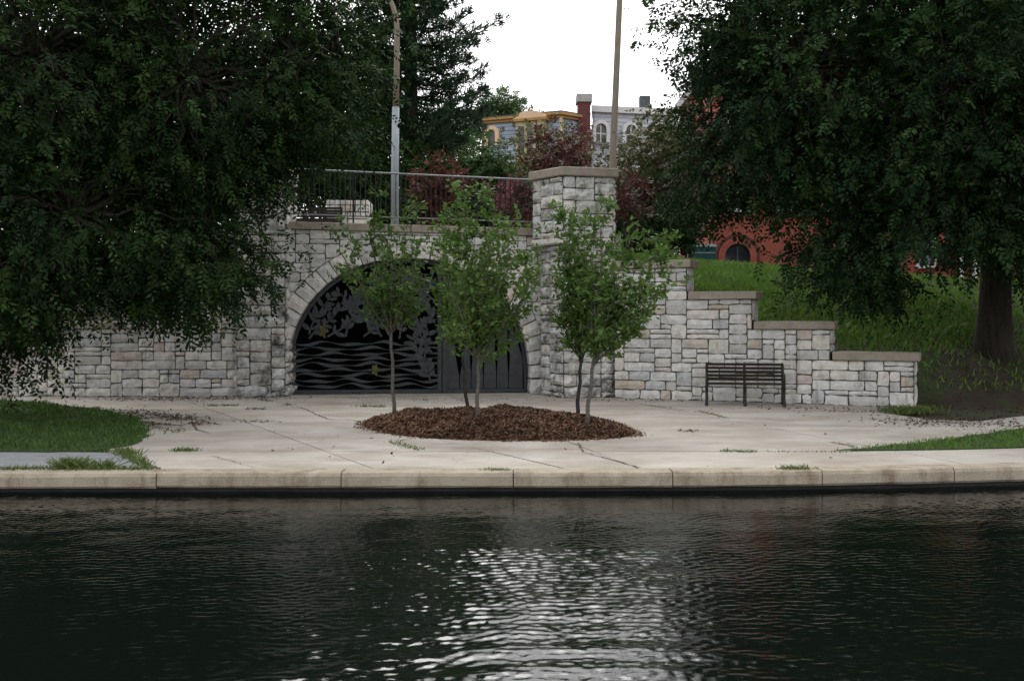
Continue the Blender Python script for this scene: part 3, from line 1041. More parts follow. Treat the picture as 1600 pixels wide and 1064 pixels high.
# ------------------------------------------------------------------ stepped wing walls
def wing(name, a, c, marks, tops, label, loc, rnd, capth=0.165, extra=True):
    """marks: s positions of the steps, tops: coping top per step"""
    root = empty(name, loc, label, 'wall')
    u, n, l = frame(a, c)
    for (s0, s1), t in zip(zip(marks[:-1], marks[1:]), tops):
        MB().obox(a, u, n, s0, s1, -0.55, 0.0, -0.06, t - capth).build('mortar_core', 'mortar', root)
    levels = sorted(set([0.0] + [round(t - capth, 4) for t in tops]))
    rows = edges_multi(levels, 0.10)
    cols = edges_multi(marks, 0.11)
    ms = set(round(m, 5) for m in marks)
    cols = [q if round(q, 5) in ms else q + rnd.uniform(-.02, .02) for q in cols]
    def valid(ci, ri):
        mid = (cols[ci] + cols[ci + 1]) / 2
        for (s0, s1), t in zip(zip(marks[:-1], marks[1:]), tops):
            if s0 <= mid <= s1:
                return rows[ri + 1] <= t - capth + 1e-3
        return False
    lay_stones(root, a, u, n, cols, rows, valid, rnd, 'stone', 0.009, 0.05, 0.022, 0.008)
    # exposed end faces of the steps
    for k, t in enumerate(tops):
        for side, (nk, s) in (('L', (k - 1, marks[k])), ('R', (k + 1, marks[k + 1]))):
            other = tops[nk] if 0 <= nk < len(tops) else 0.0
            if other < t - 0.05 and (0 <= nk < len(tops) or extra == side):
                z0 = max(0.0, other - (capth if other > 0 else 0) + (capth if other > 0 else 0))
                o = (a[0] + u[0] * s, a[1] + u[1] * s)
                if side == 'R':
                    uu, nn, oo = (-n[0], -n[1]), u, o
                else:
                    uu, nn, oo = n, (-u[0], -u[1]), (o[0] - n[0] * 0.55, o[1] - n[1] * 0.55)
                rr = edges(z0, t - capth, 0.15)
                lay_stones(root, oo, uu, nn, edges(0.02, 0.53, 0.17), rr, lambda c_, r_: True, rnd, 'stone', 0.011, 0.04, 0.02, 0.008)
    for k, t in enumerate(tops):
        e0 = 0.0 if (k > 0 and tops[k - 1] > t) or (k == 0 and extra != 'L') else -0.10
        e1 = 0.0 if (k < len(tops) - 1 and tops[k + 1] > t) or (k == len(tops) - 1 and extra != 'R') else 0.10
        cap_stone(root, a, u, n, marks[k] + e0 + (0.052 if e0 == 0 and k > 0 else 0), marks[k + 1] + e1 - (0.052 if e1 == 0 and k < len(tops) - 1 else 0),
                  t - capth + 0.002, t, 0.09, 0.62, rnd)
    return root

W0, W1 = (2.2, 21.95), (7.62, 19.45)
uw, nw, lw = frame(W0, W1)
def s_at(pxx, w0=W0, uu=uw):
    k = (pxx - 800.0) / F
    return (k * w0[1] - w0[0]) / (uu[0] - k * uu[1])
wing('stepped_wall', W0, W1, [0.0, s_at(1073), s_at(1175), s_at(1297), s_at(1428)], [2.92, 2.25, 1.64, 1.04],
     'grey stone wall stepping down to the right behind the bench', (4.9, 20.8, 0), random.Random(41), extra='R')
wing('stepped_wall', (-9.75, 22.32), (-5.98, 22.36), [0.0, 1.25, 2.5, 3.76], [1.64, 2.25, 2.92],
     'grey stone wall under the left tree, with tan and pinkish stones', (-7.9, 22.6, 0), random.Random(46), extra='L')
wing('low_wall', (-11.4, 22.55), (-9.79, 22.55), [0.0, 1.61], [1.06],
     'low dark end of stone wall at the far left in deep shade', (-10.6, 22.8, 0), random.Random(43), extra='L')

# ------------------------------------------------------------------ gate
def gate():
    off = -0.36
    o = (A[0] + NA[0] * off, A[1] + NA[1] * off)
    root = empty('arched_gate', (o[0] + UA[0] * AS, o[1] + UA[1] * AS, 0.02), 'dark steel gate with wavy bars and leaf cutouts filling the stone arch', 'gate')
    rnd = random.Random(55)
    RI = AR - 0.02
    SP = 3.46
    def inside(s, z, r):
        return arch_q(s, z, r) < 1
    # arched border
    b = MB()
    ths = np.linspace(0, math.pi, 41)
    out = [(AS + RI, 0.02)] + [arch_pt(t, RI) for t in ths] + [(AS - RI, 0.02)]
    inn = [(AS + RI - 0.07, 0.02)] + [arch_pt(t, RI - 0.07) for t in ths] + [(AS - RI + 0.07, 0.02)]
    for i in range(len(out) - 1):
        b.plate([out[i], out[i + 1], inn[i + 1], inn[i]], o, UA, NA, 0.0, 0.05)
    b.build('arch_frame', 'steel', root)
    MB().obox(o, UA, NA, AS - RI + 0.08, SP - 0.09, 0.0, 0.05, 0.03, 0.11).build('bottom_rail', 'steel', root)
    MB().obox(o, UA, NA, SP + 0.09, AS + RI - 0.08, 0.0, 0.05, 0.03, 0.11).build('bottom_rail', 'steel', root)
    for s in (SP - 0.055, SP + 0.055):
        h = arch_h(s, RI - 0.08)
        MB().obox(o, UA, NA, s - 0.045, s + 0.045, -0.01, 0.06, 0.03, h).build('post', 'steel', root)
    # wavy bars on the left leaf
    for k in range(9):
        zc = 0.20 + k * 0.118
        ph, am = rnd.uniform(0, 6.28), rnd.uniform(0.018, 0.035)
        s0 = AS - RI + 0.03
        while not inside(s0, zc, RI - 0.06):
            s0 += 0.02
        ss = edges(s0, SP - 0.10, 0.07)
        top, bot = [], []
        for s in ss:
            w = am * math.sin(s * 5.2 + ph) + am * 0.6 * math.sin(s * 9.1 + ph * 2)
            t = 0.022 + 0.016 * math.sin(s * 7.3 + ph * 3)
            top.append((s, zc + w + t))
            bot.append((s, zc + w - t))
        b = MB()
        for i in range(len(ss) - 1):
            b.plate([bot[i], bot[i + 1], top[i + 1], top[i]], o, UA, NA, 0.012, 0.03)
        b.build('wave_bar', 'steel', root)
    # branches with leaf plates in the upper part of the left leaf
    def branch(p, ang, length, w0):
        b = MB()
        pts = [p]
        a = ang
        n_ = 10
        for i in range(n_):
            a += rnd.uniform(-0.25, 0.25)
            p = (p[0] + math.cos(a) * length / n_, p[1] + math.sin(a) * length / n_)
            if not inside(p[0], p[1], RI - 0.05) or p[0] > SP - 0.1:
                break
            pts.append(p)
        for i in range(len(pts) - 1):
            (s0, z0), (s1, z1) = pts[i], pts[i + 1]
            l = math.hypot(s1 - s0, z1 - z0) + 1e-6
            nx_, nz_ = -(z1 - z0) / l, (s1 - s0) / l
            wa, wb = w0 * (1 - i / n_ * .7), w0 * (1 - (i + 1) / n_ * .7)
            b.plate([(s0 - nx_ * wa, z0 - nz_ * wa), (s1 - nx_ * wb, z1 - nz_ * wb), (s1 + nx_ * wb, z1 + nz_ * wb), (s0 + nx_ * wa, z0 + nz_ * wa)], o, UA, NA, 0.012, 0.03)
        if len(pts) < 3:
            return
        br = b.build('branch', 'steel', root)
        for i in range(1, len(pts)):
            for sg in (1, -1):
                if rnd.random() < 0.25:
                    continue
                la = math.atan2(pts[i][1] - pts[i - 1][1], pts[i][0] - pts[i - 1][0]) + sg * rnd.uniform(0.5, 1.1)
                ll, lw_ = rnd.uniform(0.16, 0.30), rnd.uniform(0.035, 0.06)
                poly_ = []
                for t, wv in ((0, 0.15), (.25, .8), (.5, 1), (.75, .7), (1, 0), (.75, -.7), (.5, -1), (.25, -.8)):
                    poly_.append((pts[i][0] + math.cos(la) * ll * t - math.sin(la) * lw_ * wv, pts[i][1] + math.sin(la) * ll * t + math.cos(la) * lw_ * wv))
                if all(inside(s, z, RI - 0.02) and s < SP - 0.08 for s, z in poly_):
                    MB().plate(poly_, o, UA, NA, 0.016 + 0.002 * rnd.random(), 0.036 + 0.002 * rnd.random()).build('leaf_plate', 'steel', br)
    for (s, z, an, ln) in ((0.5, 1.25, 0.9, 1.5), (0.9, 1.3, 0.5, 1.7), (1.3, 1.3, 1.5, 1.6), (1.7, 1.3, 0.8, 1.7), (2.1, 1.3, 1.9, 1.7), (2.5, 1.25, 1.2, 1.8), (3.1, 0.5, 1.9, 1.4),
                           (3.25, 0.9, 2.2, 1.3), (3.3, 1.6, 2.4, 1.2), (3.3, 2.1, 2.6, 1.0), (0.5, 1.35, 1.5, 1.0), (2.9, 1.2, 1.6, 1.7), (3.2, 0.3, 1.75, 1.0)):
        branch((s, z), an, ln, 0.024)
    # right leaf: tall reed-like plates with dark slots between
    bounds = [SP + 0.10, 3.86, 4.12, 4.40, 4.70, 4.98, AS + RI - 0.09]
    for k in range(len(bounds) - 1):
        sL, sR = bounds[k], bounds[k + 1]
        hL, hR = arch_h(sL + 0.02, RI - .065), max(0.5, arch_h(sR, RI - .065))
        zz = edges(0.0, 1.0, 0.03)
        Lp, Rp = [], []
        wl, wr = (0.035, 0.09) if k == 0 else ((0.075, 0.03) if k == 1 else (0.025, 0.032))
        for t in zz:
            zL, zR = 0.12 + (hL - 0.12) * t, 0.12 + (hR - 0.12) * t
            lens = max(0.0, math.sin(min(1, max(0, (zL - 0.35) / 1.4)) * math.pi)) ** 1.3
            lens2 = max(0.0, math.sin(min(1, max(0, (zR - 0.4 - 0.1 * (k % 2)) / 1.3)) * math.pi))
            Lp.append((sL + (0.0 if k == 0 else 0.008 + wl * lens), zL))
            Rp.append((sR - 0.008 - (wr * lens2 if k < len(bounds) - 2 else 0), zR))
        b = MB()
        for i in range(len(zz) - 1):
            b.plate([Lp[i], Rp[i], Rp[i + 1], Lp[i + 1]], o, UA, NA, 0.012, 0.026)
        b.build('reed_plate', 'steel', root)
    # the two small yellow ornaments
    for (x, y, r) in ((508, 517, 0.15), (588, 578, 0.13)):
        s = ((x - 800) / F * 22.85 - A[0]) / UA[0]
        z = EYE - (y - HOR) * 22.85 / F
        pts = [(s + r * (0.55 + 0.22 * math.cos(5 * t)) * math.cos(t), z + r * (0.95 + 0.22 * math.cos(5 * t)) * math.sin(t)) for t in np.linspace(0, 2 * math.pi, 41)[:-1]]
        MB().plate(pts, o, UA, NA, 0.045, 0.058).build('yellow_ornament', 'yellow_paint', root)
gate()

# ------------------------------------------------------------------ railing on the arch wall
def railing():
    root = empty('railing', (A[0] + UA[0] * LA / 2, A[1] + UA[1] * LA / 2, 3.75), 'thin dark metal railing along the top of the arch wall', 'railing')
    d = -0.25
    o = (A[0] + NA[0] * d, A[1] + NA[1] * d)
    s0, s1 = 0.06, LA - 0.12
    zt0, zt1, zb0, zb1 = 5.02, 4.86, 4.02, 3.90
    def zt(s):
        return zt0 + (zt1 - zt0) * (s - s0) / (s1 - s0)
    def zb(s):
        return zb0 + (zb1 - zb0) * (s - s0) / (s1 - s0)
    def P(s, z):
        return (o[0] + UA[0] * s, o[1] + UA[1] * s, z)
    MB().tube([P(s0, zt(s0)), P(s1, zt(s1))], 0.021, 8).build('top_rail', 'rail_grey', root)
    MB().tube([P(s0, zb(s0)), P(s1, zb(s1))], 0.016, 6).build('bottom_rail', 'rail_grey', root)
    for k in range(5):
        s = s0 + 0.02 + (s1 - s0 - 0.04) * k / 4
        zc = CAP0 + (CAP1 - CAP0) * s / LA + 0.166
        MB().tube([P(s, zc), P(s, zt(s) - 0.02)], 0.022, 6).build('post', 'black_iron', root)
    n = 50
    me = None
    for k in range(1, n):
        s = s0 + (s1 - s0) * k / n
        if me is None:
            ob = MB().tube([(0, 0, 0), (0, 0, 0.97)], 0.0105, 4).build('picket', 'black_iron', root)
            me = ob.data
        else:
            ob = link('picket', me, None, root)
        ob.location = Vector(P(s, zb(s) + 0.004)) - Vector(root.location)
railing()

# ------------------------------------------------------------------ benches
def bench(loc, rz, L_, label, small=False):
    root = empty('park_bench', loc, label, 'bench')
    root.rotation_euler = (0, 0, rz)
    root.scale = (1, 1, 0.93)
    def put(mb, name, m, parent=root):
        ob = mb.build(name, m)
        ob.parent = parent
        return ob
    hx = L_ / 2
    # local: x along the bench, -y is the front
    def end(x, arm=True):
        b = MB()
        w = 0.055
        # rear upright, leaning back
        b.add([(x - w / 2, 0.20, 0.0), (x + w / 2, 0.20, 0.0), (x + w / 2, 0.26, 0), (x - w / 2, 0.26, 0), (x - w / 2, 0.14, 0.42), (x + w / 2, 0.14, 0.42), (x + w / 2, 0.19, 0.42), (x - w / 2, 0.19, 0.42),
               (x - w / 2, 0.27, 0.84), (x + w / 2, 0.27, 0.84), (x + w / 2, 0.31, 0.84), (x - w / 2, 0.31, 0.84)],
              [(0, 1, 5, 4), (1, 2, 6, 5), (2, 3, 7, 6), (3, 0, 4, 7), (4, 5, 9, 8), (5, 6, 10, 9), (6, 7, 11, 10), (7, 4, 8, 11), (8, 9, 10, 11), (3, 2, 1, 0)])
        # front leg, curved
        b.tube([(x, -0.30, 0.0), (x, -0.25, 0.16), (x, -0.21, 0.28), (x, -0.26, 0.40), (x, -0.24, 0.44)], [0.036, 0.028, 0.030, 0.030, 0.026], 6)
        b.tube([(x, -0.27, 0.42), (x, -0.05, 0.40), (x, 0.16, 0.42)], 0.022, 6)
        b.tube([(x, -0.23, 0.20), (x, -0.05, 0.30), (x, 0.19, 0.18)], 0.014, 5)
        if arm:
            b.tube([(x, -0.26, 0.42), (x, -0.29, 0.55), (x, -0.25, 0.64), (x, -0.10, 0.66), (x, 0.20, 0.64)], 0.026, 6)
            b.tube([(x, -0.24, 0.60), (x, -0.17, 0.52), (x, -0.10, 0.60)], 0.013, 5)
        b.tube([(x, 0.29, 0.83), (x, 0.295, 0.88)], [0.024, 0.012], 6)
        put(b, 'leg_frame', 'black_iron')
    for x in (-hx, hx):
        end(x)
    end(0.0, False)
    for k in range(5):
        z = 0.50 + k * 0.078
        y = 0.155 + (z - 0.42) / 0.42 * 0.125 - 0.03
        b = MB()
        b.box(-hx - 0.02, hx + 0.02, y, y + 0.026, z, z + 0.056)
        put(b, 'back_slat', 'wood_dark')
    for k in range(6):
        y = -0.28 + k * 0.071
        put(MB().box(-hx - 0.02, hx + 0.02, y, y + 0.056, 0.436, 0.462), 'seat_slat', 'wood_dark')
    return root
ang = math.atan2(uw[1], uw[0])
bench((4.55, 20.02, 0.004), ang * 0.45, 1.46, 'dark slatted park bench with black iron legs against the stepped wall')
bench((-5.05, 25.6, 3.72), 0.05, 1.5, 'dark bench standing behind the railing above the arch')

# paved terrace behind the railing and the stone planter on it
tag(MB().prism([(-8.5, 23.6), (2.6, 24.4), (2.6, 40), (-8.5, 40)], 3.2, 3.715).build('terrace', 'concrete'), 'paved terrace behind the railing', kind='structure')
def planter():
    root = empty('stone_planter', (-4.3, 26.6, 3.715), 'small block of pale stones behind the railing, left of the lamp post', 'planter')
    rnd = random.Random(77)
    c = px(543, 313, 26.2)
    x0, x1, y0, y1, zt = c.x - 0.54, c.x + 0.54, 26.2, 27.0, 4.74
    MB().box(x0 + 0.02, x1 - 0.02, y0 + 0.02, y1, 3.716, zt - 0.12).build('mortar_core', 'mortar', root)
    cols, rows = edges(0, x1 - x0, 0.18), edges(3.72, zt - 0.12, 0.17)
    lay_stones(root, (x0, y0), (1, 0), (0, -1), cols, rows, lambda a, b_: True, rnd, 'stone', 0.012, 0.05, 0.02, hmax=2, wmin=2, wmax=3)
    lay_stones(root, (x1 - 0.02, y0), (0, 1), (1, 0), edges(0, 0.8, .2), rows, lambda a, b_: True, rnd, 'stone', 0.012, 0.05, 0.02, hmax=2, wmin=2, wmax=3)
    for k in range(6):
        cap_stone(root, (x0, y0), (1, 0), (0, -1), (x1 - x0) * k / 6 + .006, (x1 - x0) * (k + 1) / 6 - .006, zt - 0.118, zt, 0.04, 0.8, rnd, m='stone')
planter()

# ------------------------------------------------------------------ poles
def lamp_post():
    c = px(617, 345, 24.6)
    root = empty('street_lamp', (c.x, c.y, 3.715), 'tall curved grey street lamp post rising behind the railing', 'street lamp')
    x, y = c.x, c.y
    zs = EYE + (HOR - 168) * 24.6 / F
    MB().box(x - 0.2, x + 0.2, y - 0.2, y + 0.2, 3.716, 3.76).build('base_plate', 'galvanised', root)
    MB().tube([(x, y, 3.76), (x, y, 5.2), (x + 0.02, y, zs)], [0.10, 0.095, 0.085], 12).build('shaft', 'galvanised', root, True)
    pts, rr = [], []
    top = EYE + (HOR - 45) * 24.6 / F
    pts = [(x + 0.02, y, zs + 0.002), (x + 0.045, y, (zs + top) / 2), (x + 0.05, y, top)]
    rr = [0.078, 0.07, 0.064]
    for k in range(1, 9):
        a = k / 8 * 1.45
        pts.append((x + 0.05 - 1.5 * (1 - math.cos(a)) , y, top + 1.5 * math.sin(a)))
        rr.append(0.064 - 0.002 * k)
    pts.append((pts[-1][0] - 1.1, y, pts[-1][2] + 0.08))
    rr.append(0.045)
    MB().tube(pts, rr, 10).build('arm', 'pole_brown', root, True)
    e = pts[-1]
    h = MB()
    h.add([(e[0] + .05, y - .09, e[2] - .05), (e[0] + .05, y + .09, e[2] - .05), (e[0] - .6, y + .13, e[2] - .06), (e[0] - .6, y - .13, e[2] - .06),
           (e[0] + .05, y - .06, e[2] + .05), (e[0] + .05, y + .06, e[2] + .05), (e[0] - .55, y + .09, e[2] + .09), (e[0] - .55, y - .09, e[2] + .09)],
          [(0, 1, 2, 3), (4, 7, 6, 5), (0, 4, 5, 1), (1, 5, 6, 2), (2, 6, 7, 3), (3, 7, 4, 0)])
    h.build('lamp_head', 'galvanised', root)
lamp_post()
def utility_pole():
    a, c = px(957, 262, 29), px(969, -20, 29)
    g = ground_z(a.x, 29)
    dirv = (c - a) / (c.z - a.z)
    base = a + dirv * (g - 0.3 - a.z)
    top = a + dirv * (12.6 - a.z)
    root = empty('utility_pole', (base.x, base.y, g), 'slightly leaning brown wooden pole behind the tall pillar', 'pole')
    n = 8
    MB().tube([base.lerp(top, i / n) for i in range(n + 1)], [0.105 - 0.022 * i / n for i in range(n + 1)], 12).build('shaft', 'pole_brown', root, True)
    MB().tube([top + Vector((-1.1, 0, -0.6)), top + Vector((1.1, 0, -0.56))], 0.06, 4).build('crossarm', 'pole_brown', root)
utility_pole()

# ------------------------------------------------------------------ mulch bed
BC, BA, BB = (-0.28, 15.7), 2.29, 1.68
bdir = (0.855, -0.518)
def bed_local(x, y):
    dx, dy = x - BC[0], y - BC[1]
    return dx * bdir[0] + dy * bdir[1], -dx * bdir[1] + dy * bdir[0]
def bed_h(a, b_):
    q = (abs(a / BA) ** 1.75 + abs(b_ / BB) ** 1.75)
    if q >= 1:
        return 0.0
    x, y = BC[0] + a * bdir[0] - b_ * bdir[1], BC[1] + a * bdir[1] + b_ * bdir[0]
    return 0.035 * min(1, (1 - q) * 9) + 0.20 * (1 - q) ** 0.75 + 0.10 * noise.noise(Vector((x * 2.2, y * 2.2, 0))) * min(1, (1 - q) * 3) + 0.03 * noise.noise(Vector((x * 6, y * 6, 4))) * min(1, (1 - q) * 4)
def mulch_bed():
    root = empty('mulch_bed', (BC[0], BC[1], 0), 'oval mound of brown mulch in the middle of the plaza', 'mulch bed')
    nr, na = 22, 96
    v, f = [(BC[0], BC[1], bed_h(0, 0))], []
    for i in range(1, nr + 1):
        for k in range(na):
            t = 2 * math.pi * k / na
            c, s = math.cos(t), math.sin(t)
            rr = i / nr
            wob = 1 + 0.018 * noise.noise(Vector((c * 4, s * 4, 1)))
            a = BA * rr * wob * math.copysign(abs(c) ** (2 / 1.75), c)
            b_ = BB * rr * wob * math.copysign(abs(s) ** (2 / 1.75), s)
            z = bed_h(a * 0.999, b_ * 0.999) if i < nr else -0.01
            v.append((BC[0] + a * bdir[0] - b_ * bdir[1], BC[1] + a * bdir[1] + b_ * bdir[0], z))
    for k in range(na):
        f.append((0, 1 + k, 1 + (k + 1) % na))
    for i in range(nr - 1):
        for k in range(na):
            a, b_ = 1 + i * na + k, 1 + i * na + (k + 1) % na
            f.append((a, a + na, b_ + na, b_))
    MB().add(v, f).build('mound', 'mulch_soil', root, True)
    n = 26000
    P = []
    a = RNG.uniform(-BA, BA, n * 2)
    b_ = RNG.uniform(-BB, BB, n * 2)
    for aa, bb in zip(a, b_):
        h = bed_h(aa, bb)
        if h > 0.0:
            P.append((BC[0] + aa * bdir[0] - bb * bdir[1], BC[1] + aa * bdir[1] + bb * bdir[0], h + RNG.uniform(-0.004, 0.02)))
    for _ in range(700):                       # chips spilled over the edge
        t = RNG.uniform(0, 2 * math.pi)
        k = 1 + abs(RNG.normal(0, 0.035))
        aa = BA * k * math.copysign(abs(math.cos(t)) ** (2 / 1.75), math.cos(t))
        bb = BB * k * math.copysign(abs(math.sin(t)) ** (2 / 1.75), math.sin(t))
        P.append((BC[0] + aa * bdir[0] - bb * bdir[1], BC[1] + aa * bdir[1] + bb * bdir[0], 0.008))
    pts = np.array(P)
    vv, q = flakes(pts, 0.042, tilt=0.5, asp=2.4)
    patch = np.array([noise.noise(Vector((p[0] * 1.3, p[1] * 1.3, 7))) for p in pts])
    me = np_mesh('mulch_chips', vv, q, np.clip(0.42 + 0.3 * patch + RNG.normal(0, 0.22, len(q)), 0, 1))
    tag(link('mulch_chips', me, 'mulch', root), kind='stuff')
mulch_bed()

# ------------------------------------------------------------------ vegetation
def leaf_quads(org, axis, side, length, width):
    """rhombic leaves: org (n,3), unit axis and side directions, sizes (n,)"""
    a = axis * length[:, None]
    s = side * (width[:, None] * 0.5)
    v = np.stack([org, org + a * 0.45 + s, org + a, org + a * 0.45 - s], 1)
    return v.reshape(-1, 3)

def unit(v):
    return v / (np.linalg.norm(v, axis=1, keepdims=True) + 1e-9)

def sprays(cent, out, rng, k=9, rach=0.30, ll=0.085, lw_=0.038, droop=0.35):
    """pinnate sprays: cent (n,3) start points, out (n,3) directions -> verts, per-leaf tone"""
    n = len(cent)
    d = unit(out + rng.normal(0, 0.55, (n, 3)) + np.array([0, 0, -droop]))
    up = np.array([0, 0, 1.0]) + rng.normal(0, 0.45, (n, 3))
    sd_ = unit(np.cross(d, up))
    nm = unit(np.cross(sd_, d))
    rl = rach * rng.uniform(0.6, 1.25, n)
    V, T = [], []
    base_t = rng.normal(0, 0.16, n)
    for i in range(k):
        t = (i + 1) / k
        sg = 1 if i % 2 else -1
        if i == k - 1:
            sg = 0
        o = cent + d * (rl * t)[:, None] - np.array([0, 0, 1.0]) * (0.10 * rl * t * t)[:, None]
        ax = unit(d * (0.55 if sg else 1.0) + sd_ * (sg * 0.85) + nm * rng.normal(-0.15, 0.2, (n, 1)))
        sdv = unit(np.cross(nm + rng.normal(0, 0.25, (n, 3)), ax))
        L_ = ll * rng.uniform(0.6, 1.35, n)
        V.append(leaf_quads(o, ax, sdv, L_, lw_ / ll * L_).reshape(n, 4, 3))
        T.append(base_t + rng.normal(0, 0.08, n))
    return np.concatenate(V).reshape(-1, 3), np.concatenate(T)

def clumps_on(blobs, per_m2, rng, shell=0.5):
    """clump centres spread through ellipsoid blobs; blobs = (centre, (rx,ry,rz))"""
    C, O, H = [], [], []
    for c, r in blobs:
        c, r = np.array(c), np.array(r)
        area_ = 4 * math.pi * ((r[0] * r[1]) ** 1.6 + (r[0] * r[2]) ** 1.6 + (r[1] * r[2]) ** 1.6) ** (1 / 1.6) / 3 ** (1 / 1.6)
        n = int(area_ * per_m2)
        d = unit(rng.normal(0, 1, (n, 3)))
        rad = shell + (1.06 - shell) * rng.uniform(0, 1, n) ** 0.6
        lump = np.array([1 + 0.30 * noise.noise(Vector(q * 2.3) + Vector(c * 0.7)) for q in d])
        p = c + d * r * (rad * lump)[:, None]
        C.append(p)
        O.append(unit(d / r))
        H.append(d[:, 2])
    return np.concatenate(C), np.concatenate(O), np.concatenate(H)

def limb_tubes(mb, fork, targets, r0, rng, seg=6, wob=0.12):
    for t, rr in targets:
        a, c = Vector(fork), Vector(t)
        mid = a.lerp(c, 0.5) + Vector((0, 0, 0.10 * (c - a).length))
        pts = []
        n = 7
        for i in range(n + 1):
            k = i / n
            p = a * (1 - k) ** 2 + mid * 2 * k * (1 - k) + c * k * k
            if 0 < i < n:
                p += Vector(rng.normal(0, wob, 3))
            pts.append(p)
        mb.tube(pts, [max(0.012, rr * (1 - 0.85 * i / n)) for i in range(n + 1)], seg, False)

def big_tree(name, label, base, fork, trunk_r, blobs, leafm, rng, per_m2=1.0, spr=16, clump_r=0.42, k=9, ll=0.085, lw_=0.038, rach=0.3, tone0=0.42, group=None,
             barkm='bark', shell=0.5, droop=0.35, trunk_mid=None, twigs=0.35, lift=0.10):
    root = empty(name, base, label, 'tree', group)
    base, fork = Vector(base), Vector(fork)
    mb = MB()
    n = 9
    pts, rr = [], []
    for i in range(n + 1):
        t = i / n
        p = base.lerp(fork, t) + Vector((0.10 * math.sin(t * 3.1) * trunk_r, 0.1 * math.sin(t * 4.0) * trunk_r, 0))
        pts.append(p)
        rr.append(trunk_r * (1 + 0.4 * (1 - t) ** 6 - 0.18 * t))
    pts[0] = pts[0] - Vector((0, 0, 0.35))
    mb.tube(pts, rr, 14)
    mb.build('trunk', barkm, root, True)
    lb = MB()
    limb_tubes(lb, fork - Vector((0, 0, 0.1)), [(c, trunk_r * 0.42) for c, r in blobs], trunk_r, rng)
    C, O, H = clumps_on(blobs, per_m2, rng, shell)
    # twigs from the blob centres to some of the clumps
    for c, r in blobs:
        cc = np.array(c)
        near = np.where(np.linalg.norm((C - cc) / np.array(r), axis=1) < 1.3)[0]
        for i in near[:: max(1, int(1 / twigs))]:
            limb_tubes(lb, c, [(C[i], trunk_r * 0.11)], trunk_r, rng, 4, 0.05)
    lb.build('limbs', barkm, root, True)
    m = len(C)
    P = np.repeat(C, spr, 0) + rng.normal(0, 1, (m * spr, 3)) * np.array([clump_r, clump_r, clump_r * 0.62])
    OO = np.repeat(O, spr, 0)
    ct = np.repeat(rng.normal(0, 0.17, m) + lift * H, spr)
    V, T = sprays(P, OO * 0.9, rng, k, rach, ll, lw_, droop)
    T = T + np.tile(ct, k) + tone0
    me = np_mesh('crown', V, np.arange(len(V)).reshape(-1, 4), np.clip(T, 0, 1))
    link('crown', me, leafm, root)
    return root

def pb(x, y, d, rx, ry, rd=None):
    """blob from photo pixels: centre pixel at distance d, radii in pixels, depth radius in metres"""
    c = px(x, y, d)
    a, b_ = rx * d / F, ry * d / F
    return ((c.x, c.y, c.z), (a, rd or a, b_))

rngL = np.random.default_rng(101)
big_tree('shade_tree', 'huge dark leafy tree overhanging the wall on the left', (-10.6, 17.6, 0.0), (-10.2, 17.6, 3.4), 0.42,
         [pb(60, 90, 16.5, 210, 200, 2.2), pb(290, 120, 17.5, 170, 190, 1.9), pb(455, 120, 18.3, 110, 140, 1.5), pb(525, 60, 18.8, 50, 110, 0.9), pb(110, 340, 16.3, 170, 130, 1.9),
          pb(300, 350, 17.8, 115, 150, 1.5), pb(375, 270, 18.3, 68, 120, 1.0), pb(-10, 400, 15.8, 95, 110, 1.3), pb(545, 195, 19, 50, 36, 0.6), pb(260, 445, 17.2, 85, 45, 0.9),
          pb(150, -140, 17.5, 260, 150, 3.0), pb(-220, 200, 16, 230, 330, 2.6), pb(180, 250, 18.8, 260, 200, 1.6), pb(440, -80, 18.8, 100, 80, 1.6), pb(140, 430, 16.8, 120, 62, 1.0),
          pb(-90, 500, 17.5, 80, 60, 1.0), pb(10, 490, 17.2, 62, 55, 0.8), pb(30, 545, 18.4, 40, 32, 0.6)],
         'leaf_dark', rngL, per_m2=1.35, spr=32, clump_r=0.36, k=9, ll=0.105, lw_=0.046, rach=0.34, tone0=0.17, droop=0.55)

rngR = np.random.default_rng(202)
gz = ground_z(10.35, 22.0)
big_tree('shade_tree', 'huge dark leafy tree with thick trunk on the right bank', (10.35, 22.0, gz), (10.25, 21.7, 3.8), 0.34,
         [pb(1490, 150, 18.5, 170, 180, 2.0), pb(1270, 110, 19.5, 170, 170, 2.0), pb(1150, 45, 20.5, 120, 90, 1.4), pb(1110, 215, 21.5, 52, 115, 0.9), pb(1320, 330, 19.5, 100, 95, 1.2),
          pb(1470, 320, 18.5, 120, 75, 1.3), pb(1600, 260, 18.5, 120, 130, 1.6), pb(1330, 430, 20.6, 72, 52, 0.8), pb(1215, 250, 20.5, 80, 75, 1.1), pb(1400, 250, 20.5, 150, 110, 1.4),
          pb(1300, -170, 19.5, 260, 150, 2.6), pb(1580, -120, 19, 220, 170, 2.6), pb(1190, 180, 21, 75, 90, 1.1), pb(1370, 400, 20.8, 50, 50, .7), pb(1640, 420, 18.5, 60, 60, 0.9),
          pb(1540, 200, 24, 230, 140, 2.4), pb(1720, 300, 21, 140, 170, 2.4), pb(1660, 120, 25, 200, 150, 2.4), pb(1560, 330, 19.5, 60, 60, 1.0)],
         'leaf_right', rngR, per_m2=1.35, spr=32, clump_r=0.36, k=9, ll=0.115, lw_=0.054, rach=0.34, tone0=0.19, droop=0.45)

